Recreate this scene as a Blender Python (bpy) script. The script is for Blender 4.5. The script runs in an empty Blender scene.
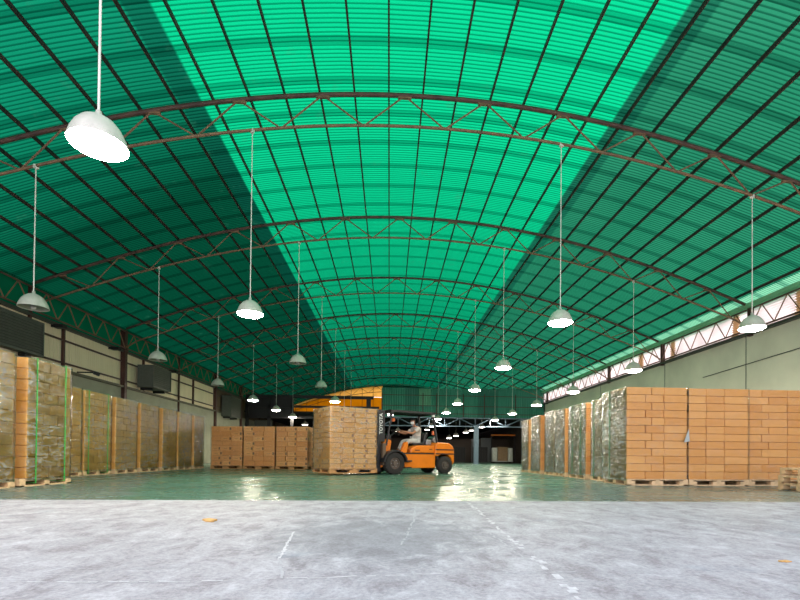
import bpy, bmesh, math, random
from mathutils import Vector, Matrix
random.seed(7)
scn = bpy.context.scene
COL = scn.collection
PI = math.pi
R = math.radians

# ------------------------------------------------------------------ materials
def mat(name):
    m = bpy.data.materials.new(name); m.use_nodes = True
    nt = m.node_tree; nt.nodes.clear()
    out = nt.nodes.new('ShaderNodeOutputMaterial')
    return m, nt, out
def N(nt, t, **kw):
    n = nt.nodes.new(t)
    for k, v in kw.items():
        if k.startswith('i_'):
            n.inputs[k[2:].replace('_', ' ')].default_value = v
        else: setattr(n, k, v)
    return n
def L(nt, a, b): nt.links.new(a, b)
def ramp(nt, fac, stops):
    r = N(nt, 'ShaderNodeValToRGB')
    e = r.color_ramp.elements
    while len(e) < len(stops): e.new(0.5)
    for x, (p, c) in zip(e, stops): x.position = p; x.color = (*c, 1)
    L(nt, fac, r.inputs[0]); return r.outputs[0]
def math_(nt, op, a, b=None, clamp=False):
    n = N(nt, 'ShaderNodeMath', operation=op); n.use_clamp = clamp
    for i, v in enumerate((a, b)):
        if v is None: continue
        if isinstance(v, (int, float)): n.inputs[i].default_value = v
        else: L(nt, v, n.inputs[i])
    return n.outputs[0]
def mixc(nt, fac, a, b, mode='MIX'):
    n = N(nt, 'ShaderNodeMix', data_type='RGBA', blend_type=mode)
    for s, v in ((n.inputs[0], fac), (n.inputs[6], a), (n.inputs[7], b)):
        if isinstance(v, (int, float)): s.default_value = v
        elif isinstance(v, tuple): s.default_value = (*v, 1)
        else: L(nt, v, s)
    return n.outputs[2]
def noise(nt, scale, detail=4, vec=None, rough=0.55, dist=0):
    n = N(nt, 'ShaderNodeTexNoise'); n.inputs['Scale'].default_value = scale
    n.inputs['Detail'].default_value = detail; n.inputs['Roughness'].default_value = rough
    n.inputs['Distortion'].default_value = dist
    if vec is not None: L(nt, vec, n.inputs['Vector'])
    return n.outputs['Fac']
def coords(nt, kind='Object', scale=None):
    c = N(nt, 'ShaderNodeTexCoord').outputs[kind]
    if scale is None: return c
    m = N(nt, 'ShaderNodeMapping'); m.inputs['Scale'].default_value = scale
    L(nt, c, m.inputs[0]); return m.outputs[0]
def simple(name, col, rough=0.6, metal=0.0, var=0.12, scale=6, bump=0.0, col2=None, spec=0.5):
    m, nt, out = mat(name)
    b = N(nt, 'ShaderNodeBsdfPrincipled')
    v = coords(nt)
    f = noise(nt, scale, 5, v)
    c2 = col2 or tuple(c * (1 - 2 * var) for c in col)
    c = ramp(nt, f, [(0.3, c2), (0.7, col)])
    L(nt, c, b.inputs['Base Color'])
    b.inputs['Roughness'].default_value = rough; b.inputs['Metallic'].default_value = metal
    b.inputs['Specular IOR Level'].default_value = spec
    if bump:
        bp = N(nt, 'ShaderNodeBump'); bp.inputs['Strength'].default_value = bump; bp.inputs['Distance'].default_value = 0.01
        L(nt, noise(nt, scale * 6, 4, v), bp.inputs['Height']); L(nt, bp.outputs[0], b.inputs['Normal'])
    L(nt, b.outputs[0], out.inputs[0]); return m
def emis(name, col, s):
    m, nt, out = mat(name)
    e = N(nt, 'ShaderNodeEmission'); e.inputs[0].default_value = (*col, 1); e.inputs[1].default_value = s
    L(nt, e.outputs[0], out.inputs[0]); return m

# translucent green roof sheets: clean band over the nave, older duller sheets on both sides, left ones painted darker as shaded
def roof_material():
    m, nt, out = mat('green_roof_sheet')
    v = coords(nt)
    s = N(nt, 'ShaderNodeSeparateXYZ'); L(nt, v, s.inputs[0])
    x, y = s.outputs[0], s.outputs[1]
    def band(a, b, e=0.03):
        p = N(nt, 'ShaderNodeMapRange'); p.inputs['From Min'].default_value = a - e; p.inputs['From Max'].default_value = a + e; L(nt, x, p.inputs['Value'])
        q = N(nt, 'ShaderNodeMapRange'); q.inputs['From Min'].default_value = b - e; q.inputs['From Max'].default_value = b + e; L(nt, x, q.inputs['Value'])
        return math_(nt, 'SUBTRACT', p.outputs[0], q.outputs[0], True)
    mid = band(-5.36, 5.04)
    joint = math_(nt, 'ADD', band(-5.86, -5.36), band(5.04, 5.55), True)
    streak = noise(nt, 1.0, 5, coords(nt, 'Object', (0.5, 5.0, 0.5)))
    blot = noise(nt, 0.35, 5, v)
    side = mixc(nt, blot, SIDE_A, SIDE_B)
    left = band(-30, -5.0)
    # light falling off with depth is painted in, brighter over the front bays
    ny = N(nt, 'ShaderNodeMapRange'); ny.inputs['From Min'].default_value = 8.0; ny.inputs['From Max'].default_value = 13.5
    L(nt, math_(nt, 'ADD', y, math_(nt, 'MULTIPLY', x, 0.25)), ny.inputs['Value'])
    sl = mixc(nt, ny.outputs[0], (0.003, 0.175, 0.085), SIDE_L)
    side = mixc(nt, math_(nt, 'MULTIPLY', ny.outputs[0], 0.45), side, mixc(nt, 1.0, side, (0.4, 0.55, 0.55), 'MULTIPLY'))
    side = mixc(nt, left, side, sl)  # shade of the left slope painted as a darker sheet colour
    my = N(nt, 'ShaderNodeMapRange'); my.inputs['From Min'].default_value = 11; my.inputs['From Max'].default_value = 45; L(nt, y, my.inputs['Value'])  # same depth falloff of light, painted into the centre band
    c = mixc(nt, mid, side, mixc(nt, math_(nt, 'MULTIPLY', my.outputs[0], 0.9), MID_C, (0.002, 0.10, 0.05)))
    c = mixc(nt, math_(nt, 'MULTIPLY', joint, 0.6), c, (0.002, 0.05, 0.03))
    c = mixc(nt, band(13.2, 15), c, (0.16, 0.42, 0.24))
    # laps between sheets, each 1.12 m: two layers thick
    yy = math_(nt, 'FRACT', math_(nt, 'MULTIPLY', math_(nt, 'ADD', y, -0.12), 1 / 1.12))
    lap = math_(nt, 'LESS_THAN', yy, 0.2)
    c = mixc(nt, math_(nt, 'MULTIPLY', lap, 0.62), c, mixc(nt, 1.0, c, (0.25, 0.42, 0.42), 'MULTIPLY'))
    c = mixc(nt, math_(nt, 'MULTIPLY', streak, 0.35), c, mixc(nt, 1.0, c, (0.5, 0.6, 0.6), 'MULTIPLY'))
    dirt = ramp(nt, noise(nt, 1.6, 8, v, 0.7), [(0.60, (0, 0, 0)), (0.75, (1, 1, 1))])
    c = mixc(nt, math_(nt, 'MULTIPLY', dirt, 0.3), c, (0.03, 0.16, 0.09))
    # shade in the corrugation troughs, painted as dark stripes
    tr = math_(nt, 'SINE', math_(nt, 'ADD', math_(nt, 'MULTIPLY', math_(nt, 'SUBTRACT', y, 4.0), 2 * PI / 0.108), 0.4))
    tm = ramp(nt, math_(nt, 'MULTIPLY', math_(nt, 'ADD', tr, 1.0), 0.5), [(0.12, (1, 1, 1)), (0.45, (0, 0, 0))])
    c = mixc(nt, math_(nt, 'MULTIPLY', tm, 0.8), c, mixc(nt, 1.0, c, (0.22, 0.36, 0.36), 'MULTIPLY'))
    t = N(nt, 'ShaderNodeBsdfTranslucent'); L(nt, c, t.inputs[0])
    d = N(nt, 'ShaderNodeBsdfDiffuse'); L(nt, mixc(nt, 1.0, c, (0.8, 0.8, 0.8), 'MULTIPLY'), d.inputs[0])
    mx = N(nt, 'ShaderNodeMixShader'); mx.inputs[0].default_value = 0.3
    L(nt, t.outputs[0], mx.inputs[1]); L(nt, d.outputs[0], mx.inputs[2])
    L(nt, mx.outputs[0], out.inputs[0]); return m

def floor_material():
    m, nt, out = mat('concrete_and_green_paint')
    v = coords(nt)
    s = N(nt, 'ShaderNodeSeparateXYZ'); L(nt, v, s.inputs[0])
    b = N(nt, 'ShaderNodeBsdfPrincipled')
    n1 = noise(nt, 0.9, 8, v, 0.65); n2 = noise(nt, 4, 10, coords(nt, 'Object', (1.2, 0.8, 1)), 0.75, 0.5); n3 = noise(nt, 40, 6, v, 0.8)
    conc = ramp(nt, n1, [(0.3, (0.23, 0.228, 0.25)), (0.7, (0.38, 0.372, 0.41))])
    conc = mixc(nt, ramp(nt, n2, [(0.40, (1, 1, 1)), (0.50, (0, 0, 0))]), conc, (0.15, 0.13, 0.15))
    conc = mixc(nt, math_(nt, 'MULTIPLY', ramp(nt, n2, [(0.53, (0, 0, 0)), (0.64, (1, 1, 1))]), 0.75), conc, (0.55, 0.56, 0.60))
    conc = mixc(nt, 0.42, conc, ramp(nt, n3, [(0.32, (0.12, 0.12, 0.14)), (0.68, (0.62, 0.61, 0.64))]))
    # dark worn patch in the middle of the apron
    px = math_(nt, 'DIVIDE', math_(nt, 'ADD', s.outputs[0], 0.75), 1.0); py = math_(nt, 'DIVIDE', math_(nt, 'SUBTRACT', s.outputs[1], 3.5), 1.1)
    rr = math_(nt, 'ADD', math_(nt, 'MULTIPLY', px, px), math_(nt, 'MULTIPLY', py, py))
    rr = math_(nt, 'ADD', rr, math_(nt, 'MULTIPLY', math_(nt, 'SUBTRACT', n2, 0.5), 2.2))
    pm = ramp(nt, rr, [(0.35, (1, 1, 1)), (0.95, (0, 0, 0))])
    conc = mixc(nt, math_(nt, 'MULTIPLY', pm, 0.42), conc, mixc(nt, n3, (0.10, 0.105, 0.125), (0.2, 0.21, 0.23)))
    bl = ramp(nt, noise(nt, 1.3, 3, v), [(0.62, (0, 0, 0)), (0.72, (1, 1, 1))])
    conc = mixc(nt, math_(nt, 'MULTIPLY', bl, 0.25), conc, (0.22, 0.30, 0.38))
    pn = ramp(nt, noise(nt, 1.2, 8, coords(nt, 'Object', (0.5, 2.0, 1)), 0.7), [(0.32, (0.035, 0.12, 0.08)), (0.7, (0.07, 0.19, 0.13))])
    paint = mixc(nt, math_(nt, 'MULTIPLY', n1, 0.35), pn, (0.15, 0.17, 0.17))
    edge = math_(nt, 'ADD', s.outputs[1], math_(nt, 'MULTIPLY', math_(nt, 'SUBTRACT', noise(nt, 7, 6, v), 0.5), 0.10))
    k = N(nt, 'ShaderNodeMapRange'); k.inputs['From Min'].default_value = 6.18; k.inputs['From Max'].default_value = 6.22; L(nt, edge, k.inputs['Value'])
    # paint turns grey outside the middle lane near the doorway
    ax = math_(nt, 'ABSOLUTE', math_(nt, 'ADD', s.outputs[0], 1.2))
    wx = math_(nt, 'ADD', math_(nt, 'SUBTRACT', ax, math_(nt, 'MULTIPLY', s.outputs[1], 0.42)), math_(nt, 'MULTIPLY', n1, 1.2))
    w = ramp(nt, wx, [(0.75, (0, 0, 0)), (1.0, (1, 1, 1))])
    paint = mixc(nt, math_(nt, 'MULTIPLY', w, 0.55), paint, (0.145, 0.155, 0.155))
    c = mixc(nt, k.outputs[0], conc, paint)
    L(nt, c, b.inputs['Base Color'])
    r1 = ramp(nt, n1, [(0.3, (0.20,) * 3), (0.7, (0.34,) * 3)])
    rg = mixc(nt, k.outputs[0], (0.62, 0.62, 0.62), r1)
    L(nt, rg, b.inputs['Roughness'])
    sp = mixc(nt, k.outputs[0], (0.25, 0.25, 0.25), (0.22, 0.22, 0.22)); L(nt, sp, b.inputs['Specular IOR Level'])
    bp = N(nt, 'ShaderNodeBump'); bp.inputs['Strength'].default_value = 0.25; bp.inputs['Distance'].default_value = 0.01
    L(nt, mixc(nt, k.outputs[0], mixc(nt, 0.4, n2, n3), noise(nt, 3, 3, v)), bp.inputs['Height']); L(nt, bp.outputs[0], b.inputs['Normal'])
    L(nt, b.outputs[0], out.inputs[0]); return m

def carton_material(name, c1, c2, mark=None):
    m, nt, out = mat(name)
    b = N(nt, 'ShaderNodeBsdfPrincipled')
    oi = N(nt, 'ShaderNodeObjectInfo'); rnd = oi.outputs['Random']
    g = coords(nt, 'Generated')
    base = ramp(nt, rnd, [(0.0, c1), (1.0, c2)])
    off = N(nt, 'ShaderNodeVectorMath', operation='ADD'); L(nt, coords(nt, 'Generated', (2, 2, 1)), off.inputs[0])
    cx = N(nt, 'ShaderNodeCombineXYZ'); L(nt, math_(nt, 'MULTIPLY', rnd, 50), cx.inputs[0]); L(nt, cx.outputs[0], off.inputs[1])
    n1 = noise(nt, 1.8, 5, off.outputs[0])
    base = mixc(nt, math_(nt, 'MULTIPLY', n1, 0.5), base, mixc(nt, 1.0, base, (0.62, 0.52, 0.42), 'MULTIPLY'))
    if mark:
        s = N(nt, 'ShaderNodeSeparateXYZ'); L(nt, g, s.inputs[0])
        def inr(o, a, bb): return math_(nt, 'MULTIPLY', math_(nt, 'GREATER_THAN', o, a), math_(nt, 'LESS_THAN', o, bb))
        zz = inr(s.outputs[2], 0.25, 0.75)
        m1 = math_(nt, 'MULTIPLY', inr(s.outputs[0], 0.82, 0.97), zz)
        m2 = math_(nt, 'MULTIPLY', inr(s.outputs[1], 0.10, 0.28), zz)
        m3 = math_(nt, 'MULTIPLY', inr(s.outputs[0], 0.30, 0.62), inr(s.outputs[2], 0.42, 0.55))
        mm = math_(nt, 'ADD', math_(nt, 'MULTIPLY', m1, 0.8), math_(nt, 'MULTIPLY', m3, 0.35), True)
        mm = math_(nt, 'ADD', mm, math_(nt, 'MULTIPLY', m2, 0.6), True)
        mm = math_(nt, 'MULTIPLY', mm, math_(nt, 'GREATER_THAN', rnd, 0.45))
        base = mixc(nt, mm, base, mark)
    L(nt, base, b.inputs['Base Color']); b.inputs['Roughness'].default_value = 0.75
    b.inputs['Specular IOR Level'].default_value = 0.25
    L(nt, b.outputs[0], out.inputs[0]); return m

def film_material(name, crease, tint, spec, rough=0.14):
    m, nt, out = mat(name)
    oi = N(nt, 'ShaderNodeObjectInfo')
    ad = N(nt, 'ShaderNodeVectorMath', operation='ADD'); L(nt, coords(nt), ad.inputs[0])
    cx = N(nt, 'ShaderNodeCombineXYZ'); L(nt, math_(nt, 'MULTIPLY', oi.outputs['Random'], 40), cx.inputs[2]); L(nt, cx.outputs[0], ad.inputs[1])
    def mp(sc, rot):
        q = N(nt, 'ShaderNodeMapping'); q.inputs['Scale'].default_value = sc; q.inputs['Rotation'].default_value = rot
        L(nt, ad.outputs[0], q.inputs[0]); return q.outputs[0]
    w1 = noise(nt, 1.6, 4, mp((1.2, 1.2, 3.6), (0.35, 0.2, 0)), 0.6, 1.2)
    w2 = noise(nt, 3.6, 4, mp((0.8, 0.8, 3.2), (-0.5, 0.3, 0)), 0.6, 0.8)
    w3 = noise(nt, 0.9, 3, mp((1, 1, 1.4), (0, 0, 0)))
    # sharp crease lines, their glints painted white, where the noise passes through its middle value
    def ridge(w, wd):
        d = math_(nt, 'ABSOLUTE', math_(nt, 'SUBTRACT', w, 0.5))
        return ramp(nt, d, [(0.0, (1, 1, 1)), (wd, (0, 0, 0))])
    r = math_(nt, 'MULTIPLY', math_(nt, 'ADD', ridge(w1, 0.022), ridge(w2, 0.03)), ramp(nt, w3, [(0.36, (0.15,) * 3), (0.6, (1,) * 3)]), True)
    bp = N(nt, 'ShaderNodeBump'); bp.inputs['Strength'].default_value = 1.0; bp.inputs['Distance'].default_value = 0.05
    L(nt, mixc(nt, 0.45, w1, w2), bp.inputs['Height'])
    g = N(nt, 'ShaderNodeBsdfGlossy'); g.inputs['Roughness'].default_value = rough; L(nt, bp.outputs[0], g.inputs['Normal'])
    d = N(nt, 'ShaderNodeBsdfDiffuse'); d.inputs[0].default_value = (0.86, 0.88, 0.84, 1); L(nt, bp.outputs[0], d.inputs['Normal'])
    t = N(nt, 'ShaderNodeBsdfTransparent'); t.inputs[0].default_value = (*tint, 1)
    fr = N(nt, 'ShaderNodeFresnel'); fr.inputs[0].default_value = 1.45; L(nt, bp.outputs[0], fr.inputs['Normal'])
    a = N(nt, 'ShaderNodeMixShader'); L(nt, math_(nt, 'MULTIPLY', r, crease, True), a.inputs[0])
    L(nt, t.outputs[0], a.inputs[1]); L(nt, d.outputs[0], a.inputs[2])
    b = N(nt, 'ShaderNodeMixShader'); L(nt, math_(nt, 'MULTIPLY', fr.outputs[0], spec, True), b.inputs[0])
    L(nt, a.outputs[0], b.inputs[1]); L(nt, g.outputs[0], b.inputs[2])
    L(nt, b.outputs[0], out.inputs[0]); return m

def ribbed(name, col, col2, axis=1, pitch=0.16, rough=0.55):
    m, nt, out = mat(name)
    b = N(nt, 'ShaderNodeBsdfPrincipled'); v = coords(nt)
    s = N(nt, 'ShaderNodeSeparateXYZ'); L(nt, v, s.inputs[0])
    wv = math_(nt, 'SINE', math_(nt, 'MULTIPLY', s.outputs[axis], 2 * PI / pitch))
    bp = N(nt, 'ShaderNodeBump'); bp.inputs['Strength'].default_value = 0.6; bp.inputs['Distance'].default_value = 0.02
    L(nt, wv, bp.inputs['Height']); L(nt, bp.outputs[0], b.inputs['Normal'])
    st = noise(nt, 1.0, 6, coords(nt, 'Object', (2.5, 2.5, 0.35)), 0.65)
    c = ramp(nt, st, [(0.3, col2), (0.7, col)])
    L(nt, c, b.inputs['Base Color']); b.inputs['Roughness'].default_value = rough
    L(nt, b.outputs[0], out.inputs[0]); return m

def translucent(name, col, f=0.75, emit=0.0):
    m, nt, out = mat(name)
    v = coords(nt)
    c = ramp(nt, noise(nt, 1.2, 5, v), [(0.3, tuple(k * 0.8 for k in col)), (0.7, col)])
    t = N(nt, 'ShaderNodeBsdfTranslucent'); L(nt, c, t.inputs[0])
    d = N(nt, 'ShaderNodeBsdfDiffuse'); L(nt, c, d.inputs[0])
    mx = N(nt, 'ShaderNodeMixShader'); mx.inputs[0].default_value = 1 - f
    L(nt, t.outputs[0], mx.inputs[1]); L(nt, d.outputs[0], mx.inputs[2])
    L(nt, mx.outputs[0], out.inputs[0]); return m

M = {}
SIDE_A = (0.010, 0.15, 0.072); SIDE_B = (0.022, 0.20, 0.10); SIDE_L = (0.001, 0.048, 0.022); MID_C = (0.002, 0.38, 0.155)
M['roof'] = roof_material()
M['floor'] = floor_material()
M['carton'] = carton_material('kraft_carton', (0.74, 0.335, 0.095), (0.85, 0.44, 0.15))
M['carton_left'] = carton_material('kraft_carton_left', (0.82, 0.42, 0.10), (0.92, 0.52, 0.16))
M['carton_mark'] = carton_material('printed_carton', (0.76, 0.33, 0.11), (0.90, 0.46, 0.18), (0.07, 0.055, 0.05))
M['carton_pale'] = carton_material('pale_printed_carton', (0.76, 0.39, 0.125), (0.85, 0.49, 0.19), (0.20, 0.11, 0.10))
M['film'] = film_material('stretch_film', 0.42, (0.80, 0.85, 0.66), 1.3)  # green roof light on the stack sides is put into the tint
M['film_grey'] = film_material('green_lit_stretch_film', 0.62, (0.56, 0.70, 0.62), 2.2)  # stronger tint, holding the green side light of the right row
M['film_clear'] = film_material('clear_stretch_film', 0.10, (0.97, 0.97, 0.95), 0.35)
M['film_load'] = film_material('loose_stretch_film', 0.28, (0.96, 0.96, 0.93), 0.7)
M['strap_dark'] = simple('dark_green_strap', (0.03, 0.22, 0.07), 0.4)
M['strap'] = simple('green_strap', (0.03, 0.55, 0.08), 0.35)
M['wood'] = simple('pallet_pine', (0.82, 0.56, 0.31), 0.8, var=0.2, scale=9, bump=0.3)
M['wood_dark'] = simple('pallet_orange_wood', (0.55, 0.27, 0.10), 0.8, var=0.2, scale=9, bump=0.3)
M['rust'] = simple('rusty_red_steel', (0.16, 0.085, 0.06), 0.6, 0.2, scale=3, col2=(0.07, 0.04, 0.035))
M['rust_light'] = simple('orange_primer_steel', (0.30, 0.17, 0.09), 0.6, 0.1, scale=4, col2=(0.16, 0.09, 0.06))
M['purlin'] = simple('dark_purlin_steel', (0.055, 0.026, 0.02), 0.6, scale=1.5, col2=(0.012, 0.012, 0.012))
M['post'] = simple('dark_red_post', (0.07, 0.025, 0.02), 0.5, 0.2, scale=3)
M['black'] = simple('black_steel', (0.010, 0.010, 0.012), 0.5, 0.3)
M['bluesteel'] = simple('blue_grey_steel', (0.13, 0.19, 0.26), 0.45, 0.2)
M['shade'] = simple('lamp_shade_metal', (0.62, 0.60, 0.52), 0.4, 0.2, var=0.1)
M['shade_in'] = simple('lamp_inner_metal', (0.75, 0.74, 0.70), 0.3, 0.3, var=0.05)
M['rod'] = simple('white_rod', (0.80, 0.76, 0.68), 0.4)
M['lamp_on'] = emis('lamp_lit', (1.0, 0.88, 0.70), 245)
M['lamp_dim'] = emis('lamp_lit_small', (1.0, 0.93, 0.82), 14)
M['lamp_off'] = simple('lamp_unlit_glass', (0.42, 0.42, 0.38), 0.25)
M['wallL'] = ribbed('beige_wall_sheet', (0.86, 0.72, 0.50), (0.76, 0.63, 0.43), 1, 0.14)
M['wallLow'] = simple('pale_green_lower_wall', (0.34, 0.33, 0.25), 0.8, scale=1.5)
M['wallR'] = simple('grey_green_concrete_wall', (0.76, 0.74, 0.60), 0.85, scale=0.6, var=0.1, bump=0.1)
M['ledge'] = simple('olive_ledge', (0.10, 0.085, 0.05), 0.6)
M['louvre_dark'] = simple('dark_louvre', (0.055, 0.06, 0.05), 0.5, 0.2, scale=3)
M['louvre_white'] = translucent('white_louvre_blade', (1.0, 0.94, 0.93), 0.92)
M['louvre_tan'] = translucent('tan_louvre_blade', (0.75, 0.58, 0.40), 0.7)
M['eave'] = translucent('pale_green_eave_sheet', (0.45, 0.75, 0.55), 0.55)
M['eave_green'] = translucent('green_eave_sheet', (0.012, 0.22, 0.13), 0.6)
M['partition'] = ribbed('green_partition_sheet', (0.03, 0.25, 0.18), (0.02, 0.19, 0.13), 0, 0.22)
M['partition_pale'] = ribbed('faded_green_sheet', (0.12, 0.34, 0.22), (0.08, 0.27, 0.17), 0, 0.22)
M['partition_dark'] = ribbed('dark_green_sheet', (0.018, 0.17, 0.125), (0.014, 0.13, 0.095), 0, 0.22)
M['gable'] = translucent('amber_gable_sheet', (0.66, 0.37, 0.03), 0.9)
M['gable_up'] = translucent('pale_amber_gable_sheet', (0.95, 0.66, 0.27), 0.9)
M['brown'] = simple('brown_board', (0.13, 0.085, 0.055), 0.8, scale=2)
M['board_tan'] = simple('tan_card', (0.20, 0.13, 0.07), 0.8)
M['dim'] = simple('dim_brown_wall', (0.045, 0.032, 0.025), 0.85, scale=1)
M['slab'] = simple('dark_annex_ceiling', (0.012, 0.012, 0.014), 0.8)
M['doorpanel'] = simple('grey_door_panel', (0.13, 0.145, 0.15), 0.6)
M['orange'] = simple('forklift_orange', (0.80, 0.20, 0.006), 0.35, var=0.08, scale=3)
M['truck_black'] = simple('forklift_black', (0.014, 0.012, 0.014), 0.45)
M['tyre'] = simple('rubber_tyre', (0.022, 0.018, 0.016), 0.85, bump=0.2)
M['hub'] = simple('dusty_hub', (0.13, 0.095, 0.075), 0.6, 0.2)
M['seatm'] = simple('black_vinyl', (0.012, 0.012, 0.013), 0.4)
M['chrome'] = simple('steel_grey', (0.35, 0.35, 0.36), 0.35, 0.7)
M['white'] = simple('white_paint', (0.8, 0.8, 0.77), 0.5)
M['headlamp'] = emis('small_work_light', (1.0, 0.95, 0.9), 6)
M['beacon'] = simple('orange_beacon', (0.75, 0.13, 0.02), 0.3)
M['skin'] = simple('skin', (0.42, 0.19, 0.10), 0.6, var=0.06)
M['hair'] = simple('black_hair', (0.010, 0.008, 0.008), 0.6)
M['shirt'] = simple('grey_tee_shirt', (0.56, 0.50, 0.44), 0.9, var=0.08, bump=0.15)
M['trousers'] = simple('light_grey_trousers', (0.50, 0.49, 0.45), 0.9, var=0.08, bump=0.15)
M['maskm'] = simple('white_face_mask', (0.85, 0.83, 0.78), 0.8, var=0.04)
M['eye'] = simple('dark_eye', (0.02, 0.015, 0.012), 0.2)
M['shoe'] = simple('dark_shoe', (0.03, 0.025, 0.025), 0.6)
M['chalk'] = simple('white_scuff', (0.60, 0.60, 0.62), 0.9, scale=30, col2=(0.42, 0.42, 0.44))
M['chalk_soft'] = simple('pale_scuff', (0.45, 0.455, 0.48), 0.9, scale=30, col2=(0.33, 0.335, 0.36))
M['chip'] = simple('tan_chip', (0.62, 0.36, 0.12), 0.7)
M['mesh_fence'] = simple('dark_fence', (0.02, 0.02, 0.022), 0.5, 0.3)
M['wrapwhite'] = simple('white_wrapping', (0.42, 0.45, 0.42), 0.5)
M['louvre_frame'] = simple('grey_green_frame', (0.10, 0.11, 0.09), 0.5)

# ------------------------------------------------------------------ helpers
def link(name, me, m=None, parent=None):
    o = bpy.data.objects.new(name, me); COL.objects.link(o)
    if m is not None and me is not None and len(me.materials) == 0: me.materials.append(m)
    if parent is not None: o.parent = parent
    return o
def thing(name, label, cat, loc=(0, 0, 0), rz=0.0, group=None):
    o = bpy.data.objects.new(name, None); COL.objects.link(o)
    o.location = loc; o.rotation_euler = (0, 0, rz); o['label'] = label; o['category'] = cat
    o.empty_display_size = 0.2
    if group: o['group'] = group
    return o
def tag(o, label, cat, group=None):
    o['label'] = label; o['category'] = cat
    if group: o['group'] = group
    return o
def struct(o): o['kind'] = 'structure'; return o
def copy_tree(o, parent=None):
    c = o.copy(); COL.objects.link(c)
    if parent is not None: c.parent = parent
    for ch in list(o.children): copy_tree(ch, c)
    return c

class MB:
    def __init__(s): s.bm = bmesh.new()
    def box(s, x0, x1, y0, y1, z0, z1, mtx=None, bev=0):
        t = bmesh.new()
        vs = [t.verts.new((x, y, z)) for z in (z0, z1) for y in (y0, y1) for x in (x0, x1)]
        for f in ((0, 2, 3, 1), (4, 5, 7, 6), (0, 1, 5, 4), (2, 6, 7, 3), (0, 4, 6, 2), (1, 3, 7, 5)):
            t.faces.new([vs[i] for i in f])
        if bev: bmesh.ops.bevel(t, geom=t.edges[:], offset=bev, segments=2, affect='EDGES', profile=0.5)
        s._add(t, mtx); return s
    def _add(s, t, mtx=None):
        if mtx is not None: bmesh.ops.transform(t, matrix=mtx, verts=t.verts)
        me = bpy.data.meshes.new('tmp'); t.to_mesh(me); t.free(); s.bm.from_mesh(me); bpy.data.meshes.remove(me)
    def bar(s, a, b, w, d=None, n=4, r2=None, caps=True):
        a = Vector(a); b = Vector(b); ax = (b - a)
        ln = ax.length
        if ln < 1e-6: return s
        q = ax.to_track_quat('Z', 'Y').to_matrix().to_4x4()
        t = bmesh.new()
        if n == 4:
            d = d or w
            bmesh.ops.create_cube(t, size=1); bmesh.ops.scale(t, vec=(w, d, ln), verts=t.verts)
        else:
            bmesh.ops.create_cone(t, cap_ends=caps, segments=n, radius1=w, radius2=w if r2 is None else r2, depth=ln)
        s._add(t, Matrix.Translation((a + b) / 2) @ q); return s
    def lathe(s, prof, n=24, mtx=None):
        t = bmesh.new(); rings = []
        for r, z in prof:
            if r < 1e-5: rings.append([t.verts.new((0, 0, z))])
            else: rings.append([t.verts.new((r * math.cos(2 * PI * i / n), r * math.sin(2 * PI * i / n), z)) for i in range(n)])
        for A, B in zip(rings, rings[1:]):
            for i in range(n):
                j = (i + 1) % n
                if len(A) == 1 and len(B) == 1: continue
                if len(A) == 1: t.faces.new((A[0], B[j], B[i]))
                elif len(B) == 1: t.faces.new((A[i], A[j], B[0]))
                else: t.faces.new((A[i], A[j], B[j], B[i]))
        bmesh.ops.recalc_face_normals(t, faces=t.faces)
        s._add(t, mtx); return s
    def prism(s, poly, y0, y1, bev=0.0):       # poly in (x,z), extruded along y
        t = bmesh.new()
        A = [t.verts.new((x, y0, z)) for x, z in poly]; B = [t.verts.new((x, y1, z)) for x, z in poly]
        t.faces.new(A); t.faces.new(B[::-1]); n = len(poly)
        for i in range(n): t.faces.new((A[i], B[i], B[(i + 1) % n], A[(i + 1) % n]))
        bmesh.ops.recalc_face_normals(t, faces=t.faces)
        if bev: bmesh.ops.bevel(t, geom=t.edges[:], offset=bev, segments=3, affect='EDGES', profile=0.5)
        s._add(t); return s
    def prism_yz(s, poly, x0, x1):
        t = bmesh.new()
        A = [t.verts.new((x0, y, z)) for y, z in poly]; B = [t.verts.new((x1, y, z)) for y, z in poly]
        t.faces.new(A); t.faces.new(B[::-1]); n = len(poly)
        for i in range(n): t.faces.new((A[i], B[i], B[(i + 1) % n], A[(i + 1) % n]))
        bmesh.ops.recalc_face_normals(t, faces=t.faces); s._add(t); return s
    def path(s, pts, r, n=8):
        for a, b in zip(pts, pts[1:]): s.bar(a, b, r, n=n)
        for p in pts[1:-1]:
            t = bmesh.new(); bmesh.ops.create_uvsphere(t, u_segments=n, v_segments=6, radius=r); s._add(t, Matrix.Translation(p))
        return s
    def me(s, name='m', smooth=False):
        m_ = bpy.data.meshes.new(name); s.bm.to_mesh(m_); s.bm.free()
        if smooth:
            for p in m_.polygons: p.use_smooth = True
        return m_
    def build(s, name, m, parent=None, smooth=False):
        me = s.me(name, smooth); o = link(name, me, m, parent)
        if smooth: smooth_by_angle(me)
        return o
def smooth_by_angle(me, ang=0.7):
    bm = bmesh.new(); bm.from_mesh(me)
    for e in bm.edges:
        if len(e.link_faces) == 2 and e.calc_face_angle(0) > ang: e.smooth = False
    bm.to_mesh(me); bm.free()

ORD = ['nearest', 'second', 'third', 'fourth', 'fifth', 'sixth', 'seventh', 'eighth', 'ninth', 'tenth', 'eleventh', 'twelfth']

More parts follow.
